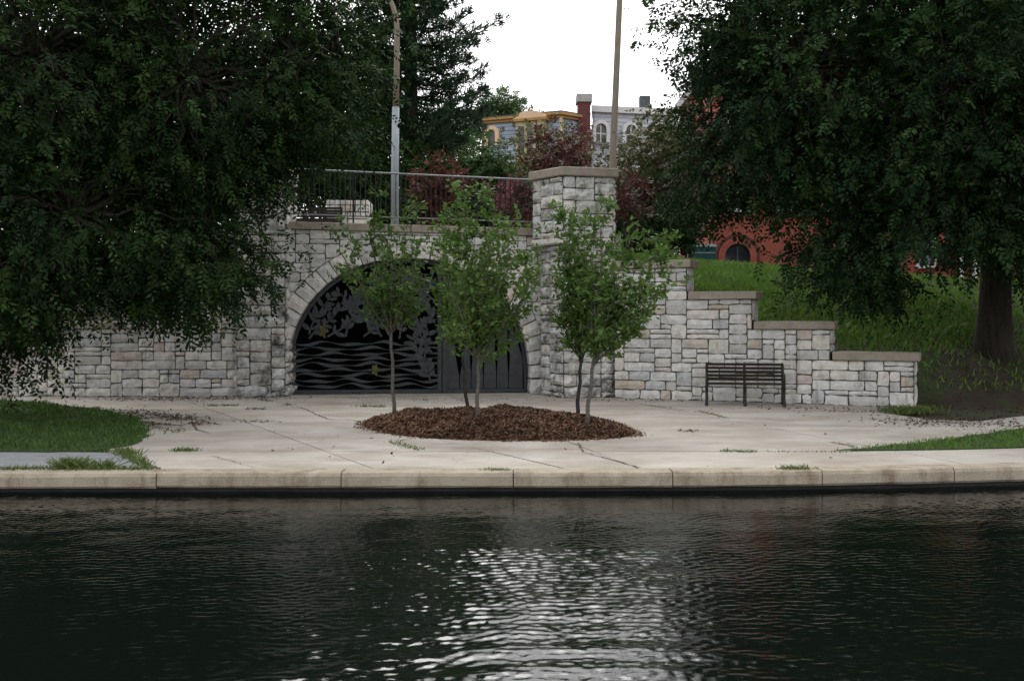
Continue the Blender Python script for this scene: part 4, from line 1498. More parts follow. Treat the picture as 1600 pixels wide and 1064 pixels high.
# ---- saplings in the mulch bed
def sapling(label, bx, by, d, lean, crown, n_br, leaves, rng, barkm='young_bark', r0=0.034, tone0=0.5, dens=1.1):
    """bx,by: photo pixel of the stem foot; crown: list of (x_px, y_px) branch-tip targets at distance d"""
    X = (bx - 800) / F * d
    a, b_ = bed_local(X, d)
    z = max(bed_h(a, b_), 0.0)
    root = empty('sapling', (X, d, z), label, 'tree', 'young trees planted in the mulch bed')
    base = Vector((X, d, z - 0.05))
    f = px(*crown['fork'], d)
    mb = MB()
    pts = [base.lerp(f, i / 6) + Vector((0.012 * math.sin(i * 2.1), 0.01 * math.cos(i * 1.7), 0)) for i in range(7)]
    mb.tube(pts, [r0 * (1.25 if i == 0 else 1 - 0.05 * i) for i in range(7)], 8)
    mb.build('trunk', barkm, root, True)
    br = MB()
    Pn, On = [], []
    for (tx, ty) in crown['tips']:
        dd = d + rng.uniform(-0.7, 0.7)
        t = px(tx, ty, dd)
        st = f + Vector((0, 0, rng.uniform(-0.12, 0.10)))
        mid = st.lerp(t, 0.45) + Vector(((st.x - t.x) * -0.10, (dd - d) * 0.2, -0.05 * (t - st).length)) + Vector(rng.normal(0, 0.05, 3))
        m = 9
        line = []
        for i in range(m + 1):
            k = i / m
            line.append(st * (1 - k) ** 2 + mid * 2 * k * (1 - k) + t * k * k)
        br.tube(line, [r0 * 0.42 * (1 - 0.88 * i / m) for i in range(m + 1)], 5, False)
        L_ = (t - st).length
        # side twigs
        for j in range(int((6 + L_ * 8) * dens)):
            k = 0.15 + 0.85 * rng.uniform(0, 1) ** 0.75
            p = st * (1 - k) ** 2 + mid * 2 * k * (1 - k) + t * k * k
            tw = Vector((rng.normal(0, 0.6), rng.normal(0, 0.6), rng.uniform(-0.1, 0.7))).normalized() * rng.uniform(0.10, 0.34)
            br.tube([p, p + tw * 0.5, p + tw], [0.006, 0.005, 0.003], 3, False)
            for q in range(int(leaves * 1.5)):
                kk = rng.uniform(0.15, 1.05)
                Pn.append(p + tw * kk + Vector(rng.normal(0, 0.035, 3)))
                On.append(tw.normalized())
    br.build('branches', barkm, root, True)
    P, O = np.array([tuple(p) for p in Pn]), np.array([tuple(p) for p in On])
    n = len(P)
    ax = unit(O * 0.6 + rng.normal(0, 0.6, (n, 3)) + np.array([0, 0, -0.2]))
    sd_ = unit(np.cross(ax, rng.normal(0, 1, (n, 3)) + np.array([0, 0, 1.0])))
    l = 0.092 * rng.uniform(0.65, 1.3, n)
    V = leaf_quads(P, ax, sd_, l, l * 0.56)
    me = np_mesh('crown', V, np.arange(n * 4).reshape(n, 4), np.clip(rng.normal(tone0, 0.2, n), 0, 1))
    link('crown', me, 'leaf_young', root)
    return root
g1 = np.random.default_rng(301)
sapling('sparse young tree at the left tip of the mulch bed, before the gate', 616, 651, 16.95, 0,
        {'fork': (611, 520), 'tips': [(535, 335), (548, 390), (575, 320), (590, 300), (600, 370), (622, 345), (640, 320), (662, 350), (655, 400), (560, 440), (640, 440), (670, 455), (585, 430), (615, 400), (540, 420), (600, 440), (655, 480)]}, 12, 8, g1, tone0=0.38, dens=0.8)
sapling('leafy young tree with its stem in the centre of the mulch bed', 745, 668, 15.2, 0,
        {'fork': (748, 560), 'tips': [(700, 330), (725, 290), (742, 330), (760, 370), (790, 350), (815, 330), (836, 372), (840, 430), (690, 400), (705, 460), (820, 480), (780, 440), (740, 420), (800, 520), (710, 520), (765, 300), (770, 480)]}, 12, 9, np.random.default_rng(302))
sapling('young tree with the thinner stem behind the central one', 731, 638, 17.3, 0,
        {'fork': (722, 545), 'tips': [(690, 350), (715, 310), (680, 420), (735, 380), (760, 420), (700, 480), (745, 470), (775, 370), (690, 500), (810, 400)]}, 12, 8, np.random.default_rng(303), 'young_bark_dark', 0.034)
sapling('young tree with the pale stem near the right end of the mulch bed', 915, 672, 14.9, 0,
        {'fork': (928, 560), 'tips': [(945, 310), (930, 350), (960, 380), (985, 350), (1010, 370), (1030, 390), (1052, 370), (1045, 440), (1020, 480), (990, 500), (960, 450), (925, 430), (975, 420), (1000, 440), (950, 520), (905, 400)]}, 12, 9, np.random.default_rng(304))
sapling('young tree with the dark slanting stem near the right end of the mulch bed', 901, 664, 15.5, 0,
        {'fork': (908, 565), 'tips': [(880, 330), (895, 340), (915, 330), (870, 400), (868, 450), (880, 500), (900, 440), (925, 400), (940, 460), (890, 390), (915, 480)]}, 12, 8, np.random.default_rng(305), 'young_bark_dark', 0.034)

# ---- background shrubs and trees
def shrub(name, label, cat, x, y0, y1, d, w, leafm, rng, lobes=5, per=2.2, ll=0.10, group=None, spr=10, clump=0.2, gaps=0.5, lean=0, tone0=0.45, base_z=None, depth=None):
    """shrub between photo rows y0 (top) and the ground at distance d, centred at column x, w px wide"""
    X = (x - 800) / F * d
    gz_ = ground_z(X, d) if base_z is None else base_z
    zt = EYE - (y0 - HOR) * d / F
    zb = EYE - (y1 - HOR) * d / F
    W = w * d / F
    root = empty(name, (X, d, gz_), label, cat, group)
    blobs = []
    Hh = zt - zb
    for i in range(lobes):
        fx = (i + 0.5) / lobes - 0.5
        hz = rng.uniform(0.12, 0.80) if i % 2 else rng.uniform(0.45, 0.8)
        blobs.append(((X + fx * W * 0.75, d + rng.normal(0, 0.15) * W, zb + Hh * hz), (W / lobes * rng.uniform(0.75, 1.05), (depth or W * 0.35) * rng.uniform(.7, 1), Hh * rng.uniform(0.20, 0.30))))
    mb = MB()
    for c, r in blobs:
        limb_tubes(mb, (X, d, gz_ - 0.1), [((c[0], c[1], c[2]), 0.05)], 0.05, rng, 5, 0.04)
    mb.build('stems', 'bark', root, True)
    C, O, H = clumps_on(blobs, per * 2.2, rng, gaps)
    P = np.repeat(C, spr, 0) + rng.normal(0, clump, (len(C) * spr, 3))
    V, T = sprays(P, np.repeat(O, spr, 0), rng, 5, 0.22, ll * 1.12, ll * 0.62, 0.2)
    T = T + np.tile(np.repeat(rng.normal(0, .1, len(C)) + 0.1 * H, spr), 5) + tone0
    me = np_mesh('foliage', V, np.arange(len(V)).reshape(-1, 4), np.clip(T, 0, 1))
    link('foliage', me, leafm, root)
    return root
g = np.random.default_rng(404)
shrub('red_shrub', 'reddish brown maple shrub behind the railing, right of the lamp post', 'shrub', 688, 228, 350, 29, 74, 'leaf_red', g, 4, 2.4, 0.12)
shrub('red_shrub', 'dark red shrub showing just above the tall pillar', 'shrub', 878, 212, 300, 31, 88, 'leaf_purple', g, 5, 2.6, 0.12)
shrub('red_shrub', 'dark purple shrub low behind the right edge of the tall pillar', 'shrub', 982, 288, 345, 28, 52, 'leaf_purple', g, 3, 3, 0.11)
shrub('red_shrub', 'reddish shrub behind the railing next to the tall pillar', 'shrub', 805, 290, 345, 28.5, 60, 'leaf_purple', g, 4, 3, 0.11)
shrub('flower_shrub', 'pink flowering shrub low behind the railing', 'shrub', 788, 296, 322, 26.2, 46, 'petal', g, 4, 5, 0.07, spr=7, clump=0.1)
shrub('green_shrub', 'rounded green shrub behind the railing below the mansion', 'shrub', 774, 222, 350, 33, 92, 'leaf_mid', g, 5, 2.4, 0.13)
shrub('green_shrub', 'green shrub behind the lamp post and railing', 'shrub', 610, 215, 350, 32, 110, 'leaf_dark', g, 5, 2.4, 0.13)
shrub('olive_tree', 'thin yellowish green small tree in front of the mansion', 'tree', 855, 196, 300, 38, 140, 'leaf_olive', g, 8, 1.5, 0.13, clump=0.3, spr=6)
shrub('olive_tree', 'loose olive green small tree right of the leaning pole', 'tree', 1012, 168, 340, 37, 90, 'leaf_olive', g, 6, 1.5, 0.13, clump=0.3, spr=8, tone0=0.3)
shrub('olive_tree', 'low olive green bush just behind the leaning pole', 'shrub', 958, 210, 340, 40, 70, 'leaf_olive', g, 5, 1.4, 0.13, clump=0.3, spr=7, tone0=0.25)
shrub('weeping_tree', 'brownish weeping evergreen beside the red brick house', 'tree', 1076, 190, 405, 40, 95, 'leaf_brown', g, 6, 2.0, 0.15, clump=0.3, spr=10, depth=1.2)
shrub('weeping_tree', 'dull brown evergreen behind the upper step of the wall', 'tree', 1030, 270, 400, 36, 90, 'leaf_brown', g, 6, 2.0, 0.15, clump=0.3, spr=10, depth=1.2)
shrub('hedge', 'dark evergreen hedge behind the bench above the arch', 'hedge', 500, 215, 345, 29.5, 190, 'leaf_dark', g, 8, 2.6, 0.12, tone0=0.2)
shrub('hedge', 'dark hedge behind the red shrub and railing', 'hedge', 740, 285, 345, 35, 230, 'leaf_dark', g, 9, 2.4, 0.13, tone0=0.25)
shrub('hedge', 'dark hedge running behind the tall pillar', 'hedge', 950, 300, 350, 42, 260, 'leaf_dark', g, 9, 2.2, 0.14, tone0=0.25)

shrub('hedge', 'low dark hedge along the back of the terrace, below the red shrub', 'hedge', 660, 305, 352, 31, 300, 'leaf_dark', g, 14, 2.4, 0.12, tone0=0.22)
shrub('hedge', 'low dark hedge above the uppermost step of the wall', 'hedge', 1020, 330, 410, 33, 170, 'leaf_dark', g, 9, 2.2, 0.12, tone0=0.22)

rB = np.random.default_rng(505)
def bg_tree(label, x, d, blobs, leafm='leaf_dark', per=1.1, group='trees beyond the terrace', ll=0.20, name='leafy_tree', tone0=0.4, r=0.25):
    X = (x - 800) / F * d
    z = ground_z(X, d)
    lowest = min(b_[0][2] for b_ in blobs)
    big_tree(name, label, (X, d, z), (X, d, max(z + 1.2, lowest - 0.6)), r, blobs, leafm, rB, per_m2=per, spr=16, clump_r=0.5, k=6, ll=ll, lw_=ll * 0.5, rach=0.5, tone0=tone0, group=group, twigs=0.12)
bg_tree('dark leafy tree filling the gap left of the lamp post', 520, 34, [pb(520, 150, 34, 90, 90, 1.6), pb(450, 220, 34, 80, 90, 1.6), pb(560, 230, 34, 75, 70, 1.5), pb(520, 20, 34, 110, 90, 1.8)], tone0=0.3)
bg_tree('dark leafy tree behind the hidden left pillar', 330, 33, [pb(330, 200, 33, 130, 120, 2.0), pb(300, 50, 33, 150, 120, 2.2), pb(400, 300, 33, 80, 80, 1.5), pb(230, 320, 33, 120, 110, 2)], tone0=0.3)
bg_tree('dark leafy tree at the far left behind the stone wall', 110, 33, [pb(90, 200, 33, 150, 160, 2.4), pb(110, 0, 33, 170, 150, 2.4), pb(60, 380, 33, 140, 100, 2.2), pb(-100, 200, 33, 150, 220, 2.4)], tone0=0.3)
bg_tree('light green tree standing far behind the roof of the mansion', 790, 105, [pb(785, 172, 105, 34, 26, 2.0), pb(760, 190, 105, 30, 30, 2), pb(805, 190, 105, 26, 24, 2)], 'leaf_mid', 1.0, None, 0.30, tone0=0.6)
bg_tree('green tree below the pine, left of the mansion', 720, 48, [pb(700, 240, 48, 55, 40, 1.6), pb(722, 245, 48, 22, 28, 1.0), pb(660, 215, 48, 40, 45, 1.4), pb(730, 270, 48, 40, 40, 1.4)], 'leaf_mid', 1.3, None, 0.2, tone0=0.4)
bg_tree('dark leafy tree behind the big right tree trunk', 1640, 40, [pb(1620, 200, 40, 130, 120, 2.4), pb(1560, 60, 40, 150, 120, 2.6), pb(1650, 330, 40, 80, 60, 2)], tone0=0.35)
bg_tree('dark leafy tree rising before the red brick houses', 1400, 44, [pb(1350, 150, 44, 130, 110, 2.6), pb(1430, 260, 44, 100, 80, 2.2), pb(1250, 60, 44, 130, 100, 2.6), pb(1290, 220, 44, 70, 70, 1.8), pb(1480, 90, 44, 120, 110, 2.6), pb(1370, 360, 44, 60, 50, 1.6), pb(1300, 400, 44, 30, 36, 1.0)], tone0=0.35)

def pine():
    d = 36.0
    x = (640 - 800) / F * d
    gz_ = ground_z(x, d)
    root = empty('pine_tree', (x, d, gz_), 'tall pine with layered horizontal branches behind the lamp post', 'tree')
    rng = np.random.default_rng(606)
    H = 16.5
    MB().tube([(x, d, gz_ - .3), (x + .05, d, gz_ + 6), (x, d, gz_ + 12), (x, d, gz_ + H)], [0.30, 0.24, 0.14, 0.03], 10).build('trunk', 'bark', root, True)
    br = MB()
    P, O = [], []
    z = 4.2
    while z < H - 0.3:
        t = z / H
        reach = 2.95 * (1 - t) ** 0.65 + 0.25 + 0.25 * math.sin(z * 2.7)
        reach *= 1.12 if z < 8.5 else 1.0
        for k in range(7):
            a = 2 * math.pi * k / 7 + z * 1.7 + rng.normal(0, 0.2)
            L_ = reach * rng.uniform(0.75, 1.18)
            n = 7
            line = []
            for i in range(n + 1):
                q = i / n
                rr = L_ * q
                line.append(Vector((x + math.cos(a) * rr, d + math.sin(a) * rr, gz_ + z - 0.22 * math.sin(q * 2.6) * L_ * 0.45 + 0.22 * q * q * L_)))
            br.tube(line, [0.045 * (1 - .8 * i / n) + 0.006 for i in range(n + 1)], 4, False)
            for j in range(int(14 * L_)):
                q = rng.uniform(0.22, 1.0)
                i = min(n - 1, int(q * n))
                p = line[i].lerp(line[i + 1], q * n - i)
                sp = 0.42 * (1.1 - q) + 0.13
                p = p + Vector((rng.normal(0, sp), rng.normal(0, sp), rng.normal(0.05, 0.07)))
                P.append(tuple(p))
                O.append((math.cos(a) * 0.8, math.sin(a) * 0.8, 0.55))
        z += rng.uniform(0.50, 0.72)
    tag(br.build('limbs', 'bark', root, True), kind='stuff')
    P, O = np.array(P), np.array(O)
    m = 16
    PP = np.repeat(P, m, 0) + rng.normal(0, 0.05, (len(P) * m, 3))
    ax = unit(np.repeat(O, m, 0) * 0.7 + rng.normal(0, 0.6, (len(PP), 3)))
    sd_ = unit(np.cross(ax, rng.normal(0, 1, (len(PP), 3))))
    l = 0.27 * rng.uniform(0.7, 1.25, len(PP))
    V = leaf_quads(PP, ax, sd_, l, np.full(len(PP), 0.042))
    T = np.repeat(rng.normal(0.4, 0.15, len(P)), m) + rng.normal(0, 0.1, len(PP))
    link('crown', np_mesh('crown', V, np.arange(len(V)).reshape(-1, 4), np.clip(T, 0, 1)), 'needle', root)
pine()

# ------------------------------------------------------------------ houses behind
def house_frame(a, c):
    return frame(a, c)

def arch_poly(s, z0, w, h, n=12):
    """outline of a round-topped opening centred at s, sill z0, width w, total height h"""
    r = w / 2
    pts = [(s - r, z0), (s + r, z0), (s + r, z0 + h - r)]
    pts += [(s + r * math.cos(t), z0 + h - r + r * math.sin(t)) for t in np.linspace(0, math.pi, n)[1:-1]]
    pts.append((s - r, z0 + h - r))
    return pts

def arch_band(mb, s, z0, w, h, th, o, u, n_, d0, d1, n=14):
    """raised surround of a round-topped opening"""
    r = w / 2
    inn = [(s + r, z0), (s + r, z0 + h - r)] + [(s + r * math.cos(t), z0 + h - r + r * math.sin(t)) for t in np.linspace(0, math.pi, n)[1:-1]] + [(s - r, z0 + h - r), (s - r, z0)]
    R_ = r + th
    out = [(s + R_, z0), (s + R_, z0 + h - r)] + [(s + R_ * math.cos(t), z0 + h - r + R_ * math.sin(t)) for t in np.linspace(0, math.pi, n)[1:-1]] + [(s - R_, z0 + h - r), (s - R_, z0)]
    for i in range(len(inn) - 1):
        mb.plate([inn[i], out[i], out[i + 1], inn[i + 1]], o, u, n_, d0, d1)

def sash_window(root, o, u, n_, s, z, w, h, framem='white_paint', sill=True, arched=False):
    b = MB()
    if arched:
        arch_band(b, s, z, w, h, 0.12, o, u, n_, 0.01, 0.10)
    else:
        b.plate([(s - w / 2 - .1, z), (s - w / 2, z), (s - w / 2, z + h), (s - w / 2 - .1, z + h)], o, u, n_, 0.01, 0.07)
        b.plate([(s + w / 2, z), (s + w / 2 + .1, z), (s + w / 2 + .1, z + h), (s + w / 2, z + h)], o, u, n_, 0.01, 0.07)
        b.plate([(s - w / 2 - .1, z + h), (s + w / 2 + .1, z + h), (s + w / 2 + .1, z + h + .12), (s - w / 2 - .1, z + h + .12)], o, u, n_, 0.01, 0.08)
    b.plate([(s - w / 2, z + h * .48), (s + w / 2, z + h * .48), (s + w / 2, z + h * .48 + .07), (s - w / 2, z + h * .48 + .07)], o, u, n_, 0.02, 0.06)
    win = b.build('window', framem, root)
    g_ = MB()
    if arched:
        g_.plate(arch_poly(s, z, w, h), o, u, n_, 0.004, 0.03)
    else:
        g_.plate([(s - w / 2, z), (s + w / 2, z), (s + w / 2, z + h), (s - w / 2, z + h)], o, u, n_, 0.004, 0.03)
    g_.build('pane', 'window_dark', win)
    if sill:
        MB().plate([(s - w / 2 - .18, z - .16), (s + w / 2 + .18, z - .16), (s + w / 2 + .18, z - .003), (s - w / 2 - .18, z - .003)], o, u, n_, 0.005, 0.16).build('sill', framem, win)
    return win

def mansard(root, poly, z0, z1, inset, m, course=0.32, name='roof'):
    """steep mansard built of slate courses"""
    cx = sum(p[0] for p in poly) / len(poly)
    cy = sum(p[1] for p in poly) / len(poly)
    def ring(t, extra=0.0):
        k = 1 - inset * t
        return [(cx + (p[0] - cx) * (k + extra), cy + (p[1] - cy) * (k + extra)) for p in poly]
    n = int((z1 - z0) / course)
    rf = MB().prism(ring(1.0, -0.01), z0, z1 - 0.02).build(name, 'roof_dark', root)
    for i in range(n):
        t0, t1 = i / n, (i + 1) / n
        lo, hi = ring(t0, 0.008), ring(t1, -0.004)
        v = [(p[0], p[1], z0 + (z1 - z0) * t0) for p in lo] + [(p[0], p[1], z0 + (z1 - z0) * t1) for p in hi]
        k = len(poly)
        f = [(j, (j + 1) % k, k + (j + 1) % k, k + j) for j in range(k)] + [tuple(range(k))[::-1]]
        MB().add(v, f).build('slate_course', m, rf)
    return rf

def mansion():
    D0 = 78.0
    C_ = ((876 - 800) / F * D0, D0)
    Lp = ((756 - 800) / F * 80.5, 80.5)
    Rp = ((912 - 800) / F * 79.4, 79.4)
    u, n_, l = frame(Lp, C_)
    u2, n2, l2 = frame(C_, Rp)
    back = (Rp[0] + 1.5, Rp[1] + 10)
    back2 = (Lp[0] + 1.5, Lp[1] + 10)
    poly = [Lp, C_, Rp, back, back2]
    gz_ = 3.6
    root = empty('mansion', ((Lp[0] + C_[0]) / 2, 79, gz_), 'old mansion with blue slate mansard roof and golden cornice', 'building')
    z_e, z_t = 13.6, 17.25
    MB().prism(poly, gz_ - 0.5, z_e).build('wall', 'brick_maroon', root)
    def grow(p, k):
        cx = sum(q[0] for q in p) / len(p)
        cy = sum(q[1] for q in p) / len(p)
        return [(cx + (q[0] - cx) * k, cy + (q[1] - cy) * k) for q in p]
    MB().prism(grow(poly, 1.06), z_e + 0.01, z_e + 0.4).build('eaves_cornice', 'gold_trim', root)
    mansard(root, grow(poly, 1.02), z_e + 0.41, z_t, 0.05, 'slate_blue')
    top = grow(poly, 1.01)
    MB().prism(top, z_t + 0.005, z_t + 0.2).build('top_cornice', 'gold_trim', root)
    MB().prism(grow(poly, 1.05), z_t + 0.205, z_t + 0.40).build('top_cornice', 'gold_trim', root)
    MB().prism(grow(poly, 1.03), z_t + 0.405, z_t + 0.52).build('roof_edge', 'roof_dark', root)
    # gold hip trim at the near corner
    MB().tube([(C_[0] + 0.02, C_[1] - 0.12, z_e + 0.4), (C_[0] + 0.02, C_[1] + 0.02, z_t)], 0.13, 6).build('hip_trim', 'cream', root)
    MB().tube([(Lp[0] - 0.06, Lp[1] - 0.06, z_e + 0.4), (Lp[0] + 0.05, Lp[1] + 0.02, z_t)], 0.20, 6).build('hip_trim', 'brick_maroon', root)
    # round-topped dormer window on the left
    s = ((770 - 800) / F * 80.2 - Lp[0]) / u[0]
    zb = EYE + (HOR - 228) * 80 / F
    dm = MB().obox(Lp, u, n_, s - 0.52, s + 0.52, -0.6, 0.12, zb - 0.1, zb + 0.9).build('dormer', 'slate_blue', root)
    b = MB()
    arch_band(b, s, zb, 0.62, 1.25, 0.30, Lp, u, n_, 0.0, 0.30)
    b.build('surround', 'peach', dm)
    MB().plate(arch_poly(s, zb, 0.62, 1.25), Lp, u, n_, 0.0, 0.16).build('pane', 'window_dark', dm)
    # the big bay dormer with curved golden hood
    s = ((832 - 800) / F * 79.0 - Lp[0]) / u[0]
    zb = z_e + 0.4
    zt_ = EYE + (HOR - 192) * 79 / F
    dm = MB().obox(Lp, u, n_, s - 1.15, s + 1.15, -0.8, 0.55, zb, zt_).build('dormer', 'cream', root)
    for k in (-0.72, 0.0, 0.72):
        b = MB()
        b.plate([(s + k - .24, zb + .5), (s + k + .24, zb + .5), (s + k + .24, zt_ - .35), (s + k - .24, zt_ - .35)], Lp, u, n_, 0.555, 0.60)
        b.build('pane', 'window_dark', dm)
    MB().obox(Lp, u, n_, s - 1.4, s + 1.4, -0.8, 0.75, zt_ + 0.004, zt_ + 0.22).build('dormer_cornice', 'gold_trim', dm)
    hood = [(s - 1.3, zt_ + 0.225), (s + 1.3, zt_ + 0.225)] + [(s + 1.3 * math.cos(t), zt_ + 0.225 + 0.55 * math.sin(t)) for t in np.linspace(0, math.pi, 13)[1:-1]]
    MB().plate(hood, Lp, u, n_, -0.8, 0.70).build('hood', 'peach', dm)
    # lower floors
    for k in range(3):
        for zz in (5.2, 8.0, 10.8):
            sash_window(root, Lp, u, n_, 0.9 + k * (l - 1.8) / 2, zz, 0.9, 1.8, 'cream')
    # chimney and party wall
    cc = px(914, 147, 79.0)
    ch = MB().box(cc.x - 0.52, cc.x + 0.42, 79.0, 80.4, z_e - 0.5, cc.z - 0.62).build('chimney', 'brick_maroon', root)
    MB().box(cc.x - 0.64, cc.x + 0.56, 78.9, 80.5, cc.z - 0.615, cc.z).build('chimney_cap', 'limestone', ch)
    MB().add([(cc.x - 0.35, 78.8, z_e), (cc.x + 0.25, 78.8, z_e), (cc.x + 0.5, 79.6, z_t + .7), (cc.x - 0.45, 79.6, z_t + .7), (cc.x - 0.35, 90, z_e), (cc.x + .25, 90, z_e), (cc.x + .5, 90, z_t + .7), (cc.x - .45, 90, z_t + .7)],
             [(0, 1, 2, 3), (1, 5, 6, 2), (5, 4, 7, 6), (4, 0, 3, 7), (3, 2, 6, 7)]).build('party_wall', 'brick_maroon', root)
mansion()

def pale_house():
    Lp = ((924 - 800) / F * 80.0, 80.0)
    Rp = ((1062 - 800) / F * 81.5, 81.5)
    u, n_, l = frame(Lp, Rp)
    poly = [Lp, Rp, (Rp[0] + 1, Rp[1] + 10), (Lp[0] + 1, Lp[1] + 10)]
    root = empty('pale_house', ((Lp[0] + Rp[0]) / 2, 80.5, 3.6), 'house with pale white slate mansard right of the mansion', 'building')
    z_e, z_t = 13.4, 18.1
    MB().prism(poly, 3.1, z_e).build('wall', 'white_paint', root)
    MB().prism([(Lp[0] - .2, Lp[1] - .35), (Rp[0] + .2, Rp[1] - .35), poly[2], poly[3]], z_e + 0.01, z_e + 0.4).build('eaves_cornice', 'white_paint', root)
    mansard(root, poly, z_e + 0.41, z_t, 0.05, 'slate_pale')
    MB().prism([(Lp[0], Lp[1] - .1), (Rp[0], Rp[1] - .1), poly[2], poly[3]], z_t + 0.005, z_t + 0.5).build('top_cornice', 'white_paint', root)
    for pxx in (937, 985, 1030):
        s = ((pxx - 800) / F * 80.5 - Lp[0]) / u[0]
        zb = EYE + (HOR - 224) * 80.3 / F
        dm = MB().obox(Lp, u, n_, s - 0.75, s + 0.75, -0.6, 0.12, zb - 0.1, zb + 0.9).build('dormer', 'slate_pale', root)
        b = MB()
        arch_band(b, s, zb, 0.85, 1.45, 0.28, Lp, u, n_, 0.0, 0.35)
        b.build('surround', 'white_paint', dm)
        MB().plate(arch_poly(s, zb, 0.85, 1.45), Lp, u, n_, 0.0, 0.15).build('pane', 'window_dark', dm)
        b = MB()
        b.plate([(s - .04, zb), (s + .04, zb), (s + .04, zb + 1.4), (s - .04, zb + 1.4)], Lp, u, n_, 0.16, 0.2)
        b.plate([(s - .42, zb + .65), (s - .04, zb + .65), (s - .04, zb + .73), (s - .42, zb + .73)], Lp, u, n_, 0.16, 0.2)
        b.plate([(s + .04, zb + .65), (s + .42, zb + .65), (s + .42, zb + .73), (s + .04, zb + .73)], Lp, u, n_, 0.16, 0.2)
        b.build('window_frame', 'white_paint', dm)
    for k in range(3):
        for zz in (5.2, 8.0, 10.8):
            sash_window(root, Lp, u, n_, 1.2 + k * (l - 2.4) / 2, zz, 0.95, 1.8)
    c = px(1008, 150, 82)
    ch = MB().box(c.x - 0.42, c.x + 0.42, 82, 83, z_t + 0.5, c.z).build('roof_vent', 'metal_dark', root)
pale_house()

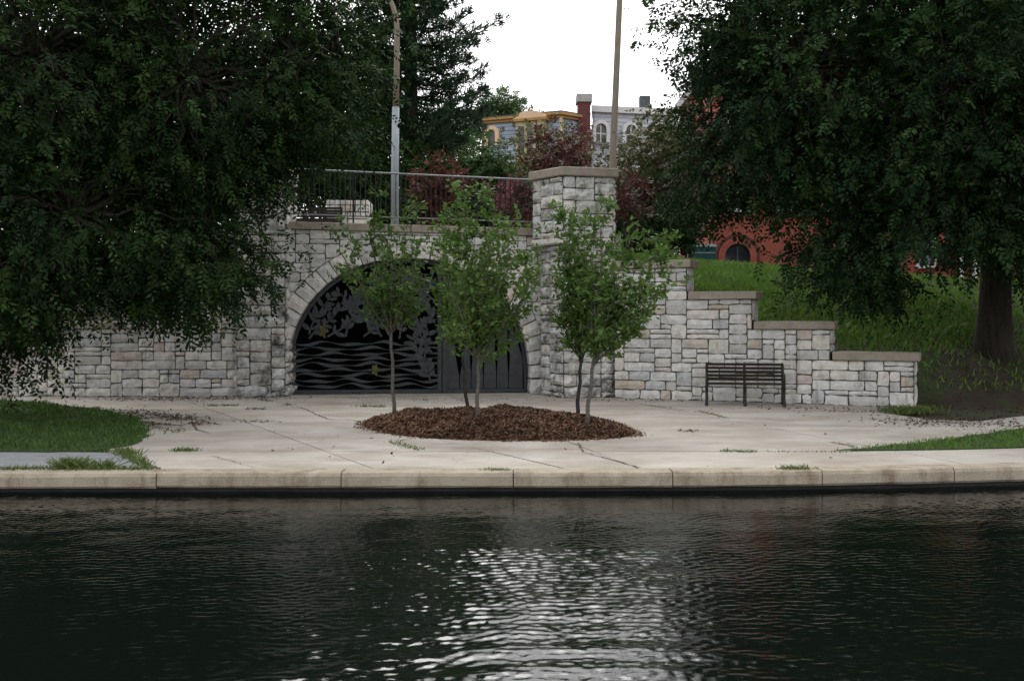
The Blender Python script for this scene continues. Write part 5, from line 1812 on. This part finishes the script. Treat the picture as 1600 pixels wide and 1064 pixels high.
def red_house(label, x0, x1, D0, arch_px, wins, rnd, porch=False, height=13.0):
    a = ((x0 - 800) / F * D0, D0)
    c = ((x1 - 800) / F * D0, D0)
    u, n_, l = frame(a, c)
    gz_ = ground_z((a[0] + c[0]) / 2, D0)
    root = empty('brick_house', ((a[0] + c[0]) / 2, D0, gz_), label, 'building')
    MB().box(a[0], c[0], D0, D0 + 11, gz_ - 0.5, gz_ + height).build('wall', 'brick_red', root)
    MB().box(a[0] - .3, c[0] + .3, D0 - .35, D0 + 11.3, gz_ + height + .004, gz_ + height + 0.6).build('cornice', 'limestone', root)
    rf = MB().add([(a[0] - .2, D0 - .2, gz_ + height + .61), (c[0] + .2, D0 - .2, gz_ + height + .61), (c[0] + .2, D0 + 11, gz_ + height + .61), (a[0] - .2, D0 + 11, gz_ + height + .61),
                   (a[0] + 1.5, D0 + 3, gz_ + height + 2.8), (c[0] - 1.5, D0 + 3, gz_ + height + 2.8), (c[0] - 1.5, D0 + 8, gz_ + height + 2.8), (a[0] + 1.5, D0 + 8, gz_ + height + 2.8)],
                  [(0, 1, 5, 4), (1, 2, 6, 5), (2, 3, 7, 6), (3, 0, 4, 7), (4, 5, 6, 7), (3, 2, 1, 0)]).build('roof', 'roof_dark', root)
    MB().box(c[0] - 2.0, c[0] - 1.0, D0 + 4, D0 + 5, gz_ + height + 1, gz_ + height + 4).build('chimney', 'brick_maroon', rf)
    for (pxx, py0, w, h) in wins:
        s = (pxx - x0) / F * D0
        z = EYE - (py0 - HOR) * D0 / F
        sash_window(root, a, u, n_, s, z, w, h)
    for (pxx, ytop, w) in arch_px:
        s = (pxx - x0) / F * D0
        ztop = EYE - (ytop - HOR) * D0 / F
        b = MB()
        hh = ztop - (gz_ + 0.15)
        arch_band(b, s, gz_ + 0.15, w, hh, 0.36, a, u, n_, 0.004, 0.16)
        dr = b.build('door_arch', 'brick_red', root)
        b = MB()
        arch_band(b, s, gz_ + 0.15, w + 0.8, hh + 0.4, 0.14, a, u, n_, 0.003, 0.10)
        b.build('arch_moulding', 'brick_maroon', dr)
        MB().plate(arch_poly(s, gz_ + 0.15, w, hh), a, u, n_, 0.002, 0.03).build('door', 'window_dark', dr)
        MB().plate([(s - .03, gz_ + .15), (s + .03, gz_ + .15), (s + .03, gz_ + hh), (s - .03, gz_ + hh)], a, u, n_, 0.035, 0.07).build('door_bar', 'roof_dark', dr)
    if porch:
        s0, s1 = (1478 - x0) / F * D0, (1590 - x0) / F * D0
        pf = MB().obox(a, u, n_, s0, s1, 0.006, 2.2, gz_ - 0.2, gz_ + 0.55).build('porch', 'limestone', root)
        MB().obox(a, u, n_, s0 - .2, s1 + .2, 0.006, 2.5, gz_ + 3.3, gz_ + 3.7).build('porch_roof', 'white_paint', pf)
        for pxx in (1482, 1503, 1521, 1550, 1585):
            s = (pxx - x0) / F * (D0 - 2)
            o = (a[0] + u[0] * s + n_[0] * 2.0, a[1] + n_[1] * 2.0)
            MB().tube([(o[0], o[1], gz_ + .551), (o[0], o[1], gz_ + .7), (o[0], o[1], gz_ + 3.1), (o[0], o[1], gz_ + 3.298)], [0.2, 0.14, 0.12, 0.19], 10).build('porch_column', 'white_paint', pf)
    return root
rh = random.Random(88)
red_house('red brick house with round-arched doorway above the grass bank', 1112, 1345, 58, [(1152, 381, 1.45)],
          [(1152, 327, 0.95, 1.9), (1225, 327, 0.95, 1.9), (1300, 327, 0.95, 1.9), (1152, 225, 0.95, 1.9), (1225, 225, 0.95, 1.9), (1300, 225, 0.95, 1.9)], rh)
red_house('red brick house with white porch columns seen behind the right tree', 1385, 1640, 60, [],
          [(1447, 415, 0.95, 2.1), (1415, 330, 0.95, 2.0), (1500, 330, 0.95, 2.0), (1590, 330, .95, 2.0), (1545, 425, 1.0, 2.0), (1415, 230, 0.95, 2.0), (1500, 230, .95, 2.0)], rh, True)

def dumpster():
    c = px(1097, 380, 46)
    gz_ = ground_z(c.x, 46)
    root = empty('dumpster', (c.x, 46, gz_), 'dark green metal bin at the top of the bank', 'bin')
    x0, x1, y0, y1, zt = c.x - 0.7, c.x + 0.55, 45.6, 46.6, c.z
    zb = zt - 1.15
    MB().add([(x0 + .06, y0 + .05, gz_), (x1 - .06, y0 + .05, gz_), (x1 - .06, y1, gz_), (x0 + .06, y1, gz_), (x0, y0, zt - .2), (x1, y0, zt - .2), (x1, y1, zt - .2), (x0, y1, zt - .2)],
             [(0, 3, 2, 1), (0, 1, 5, 4), (1, 2, 6, 5), (2, 3, 7, 6), (3, 0, 4, 7), (4, 5, 6, 7)]).build('body', 'green_paint', root)
    MB().add([(x0 - .04, y0 - .05, zt - .196), (x1 + .04, y0 - .05, zt - .196), (x1 + .04, y1, zt - .196), (x0 - .04, y1, zt - .196), (x0, y0 + .1, zt - 0.08), (x1, y0 + .1, zt - 0.08), (x1, y1, zt), (x0, y1, zt)],
             [(0, 3, 2, 1), (0, 1, 5, 4), (1, 2, 6, 5), (2, 3, 7, 6), (3, 0, 4, 7), (4, 5, 6, 7)]).build('lid', 'green_paint', root)
    MB().box(x0 + .05, x1 - .05, y0 - .03, y0 + .04, zt - .48, zt - .44).build('rail', 'galvanised', root)
dumpster()
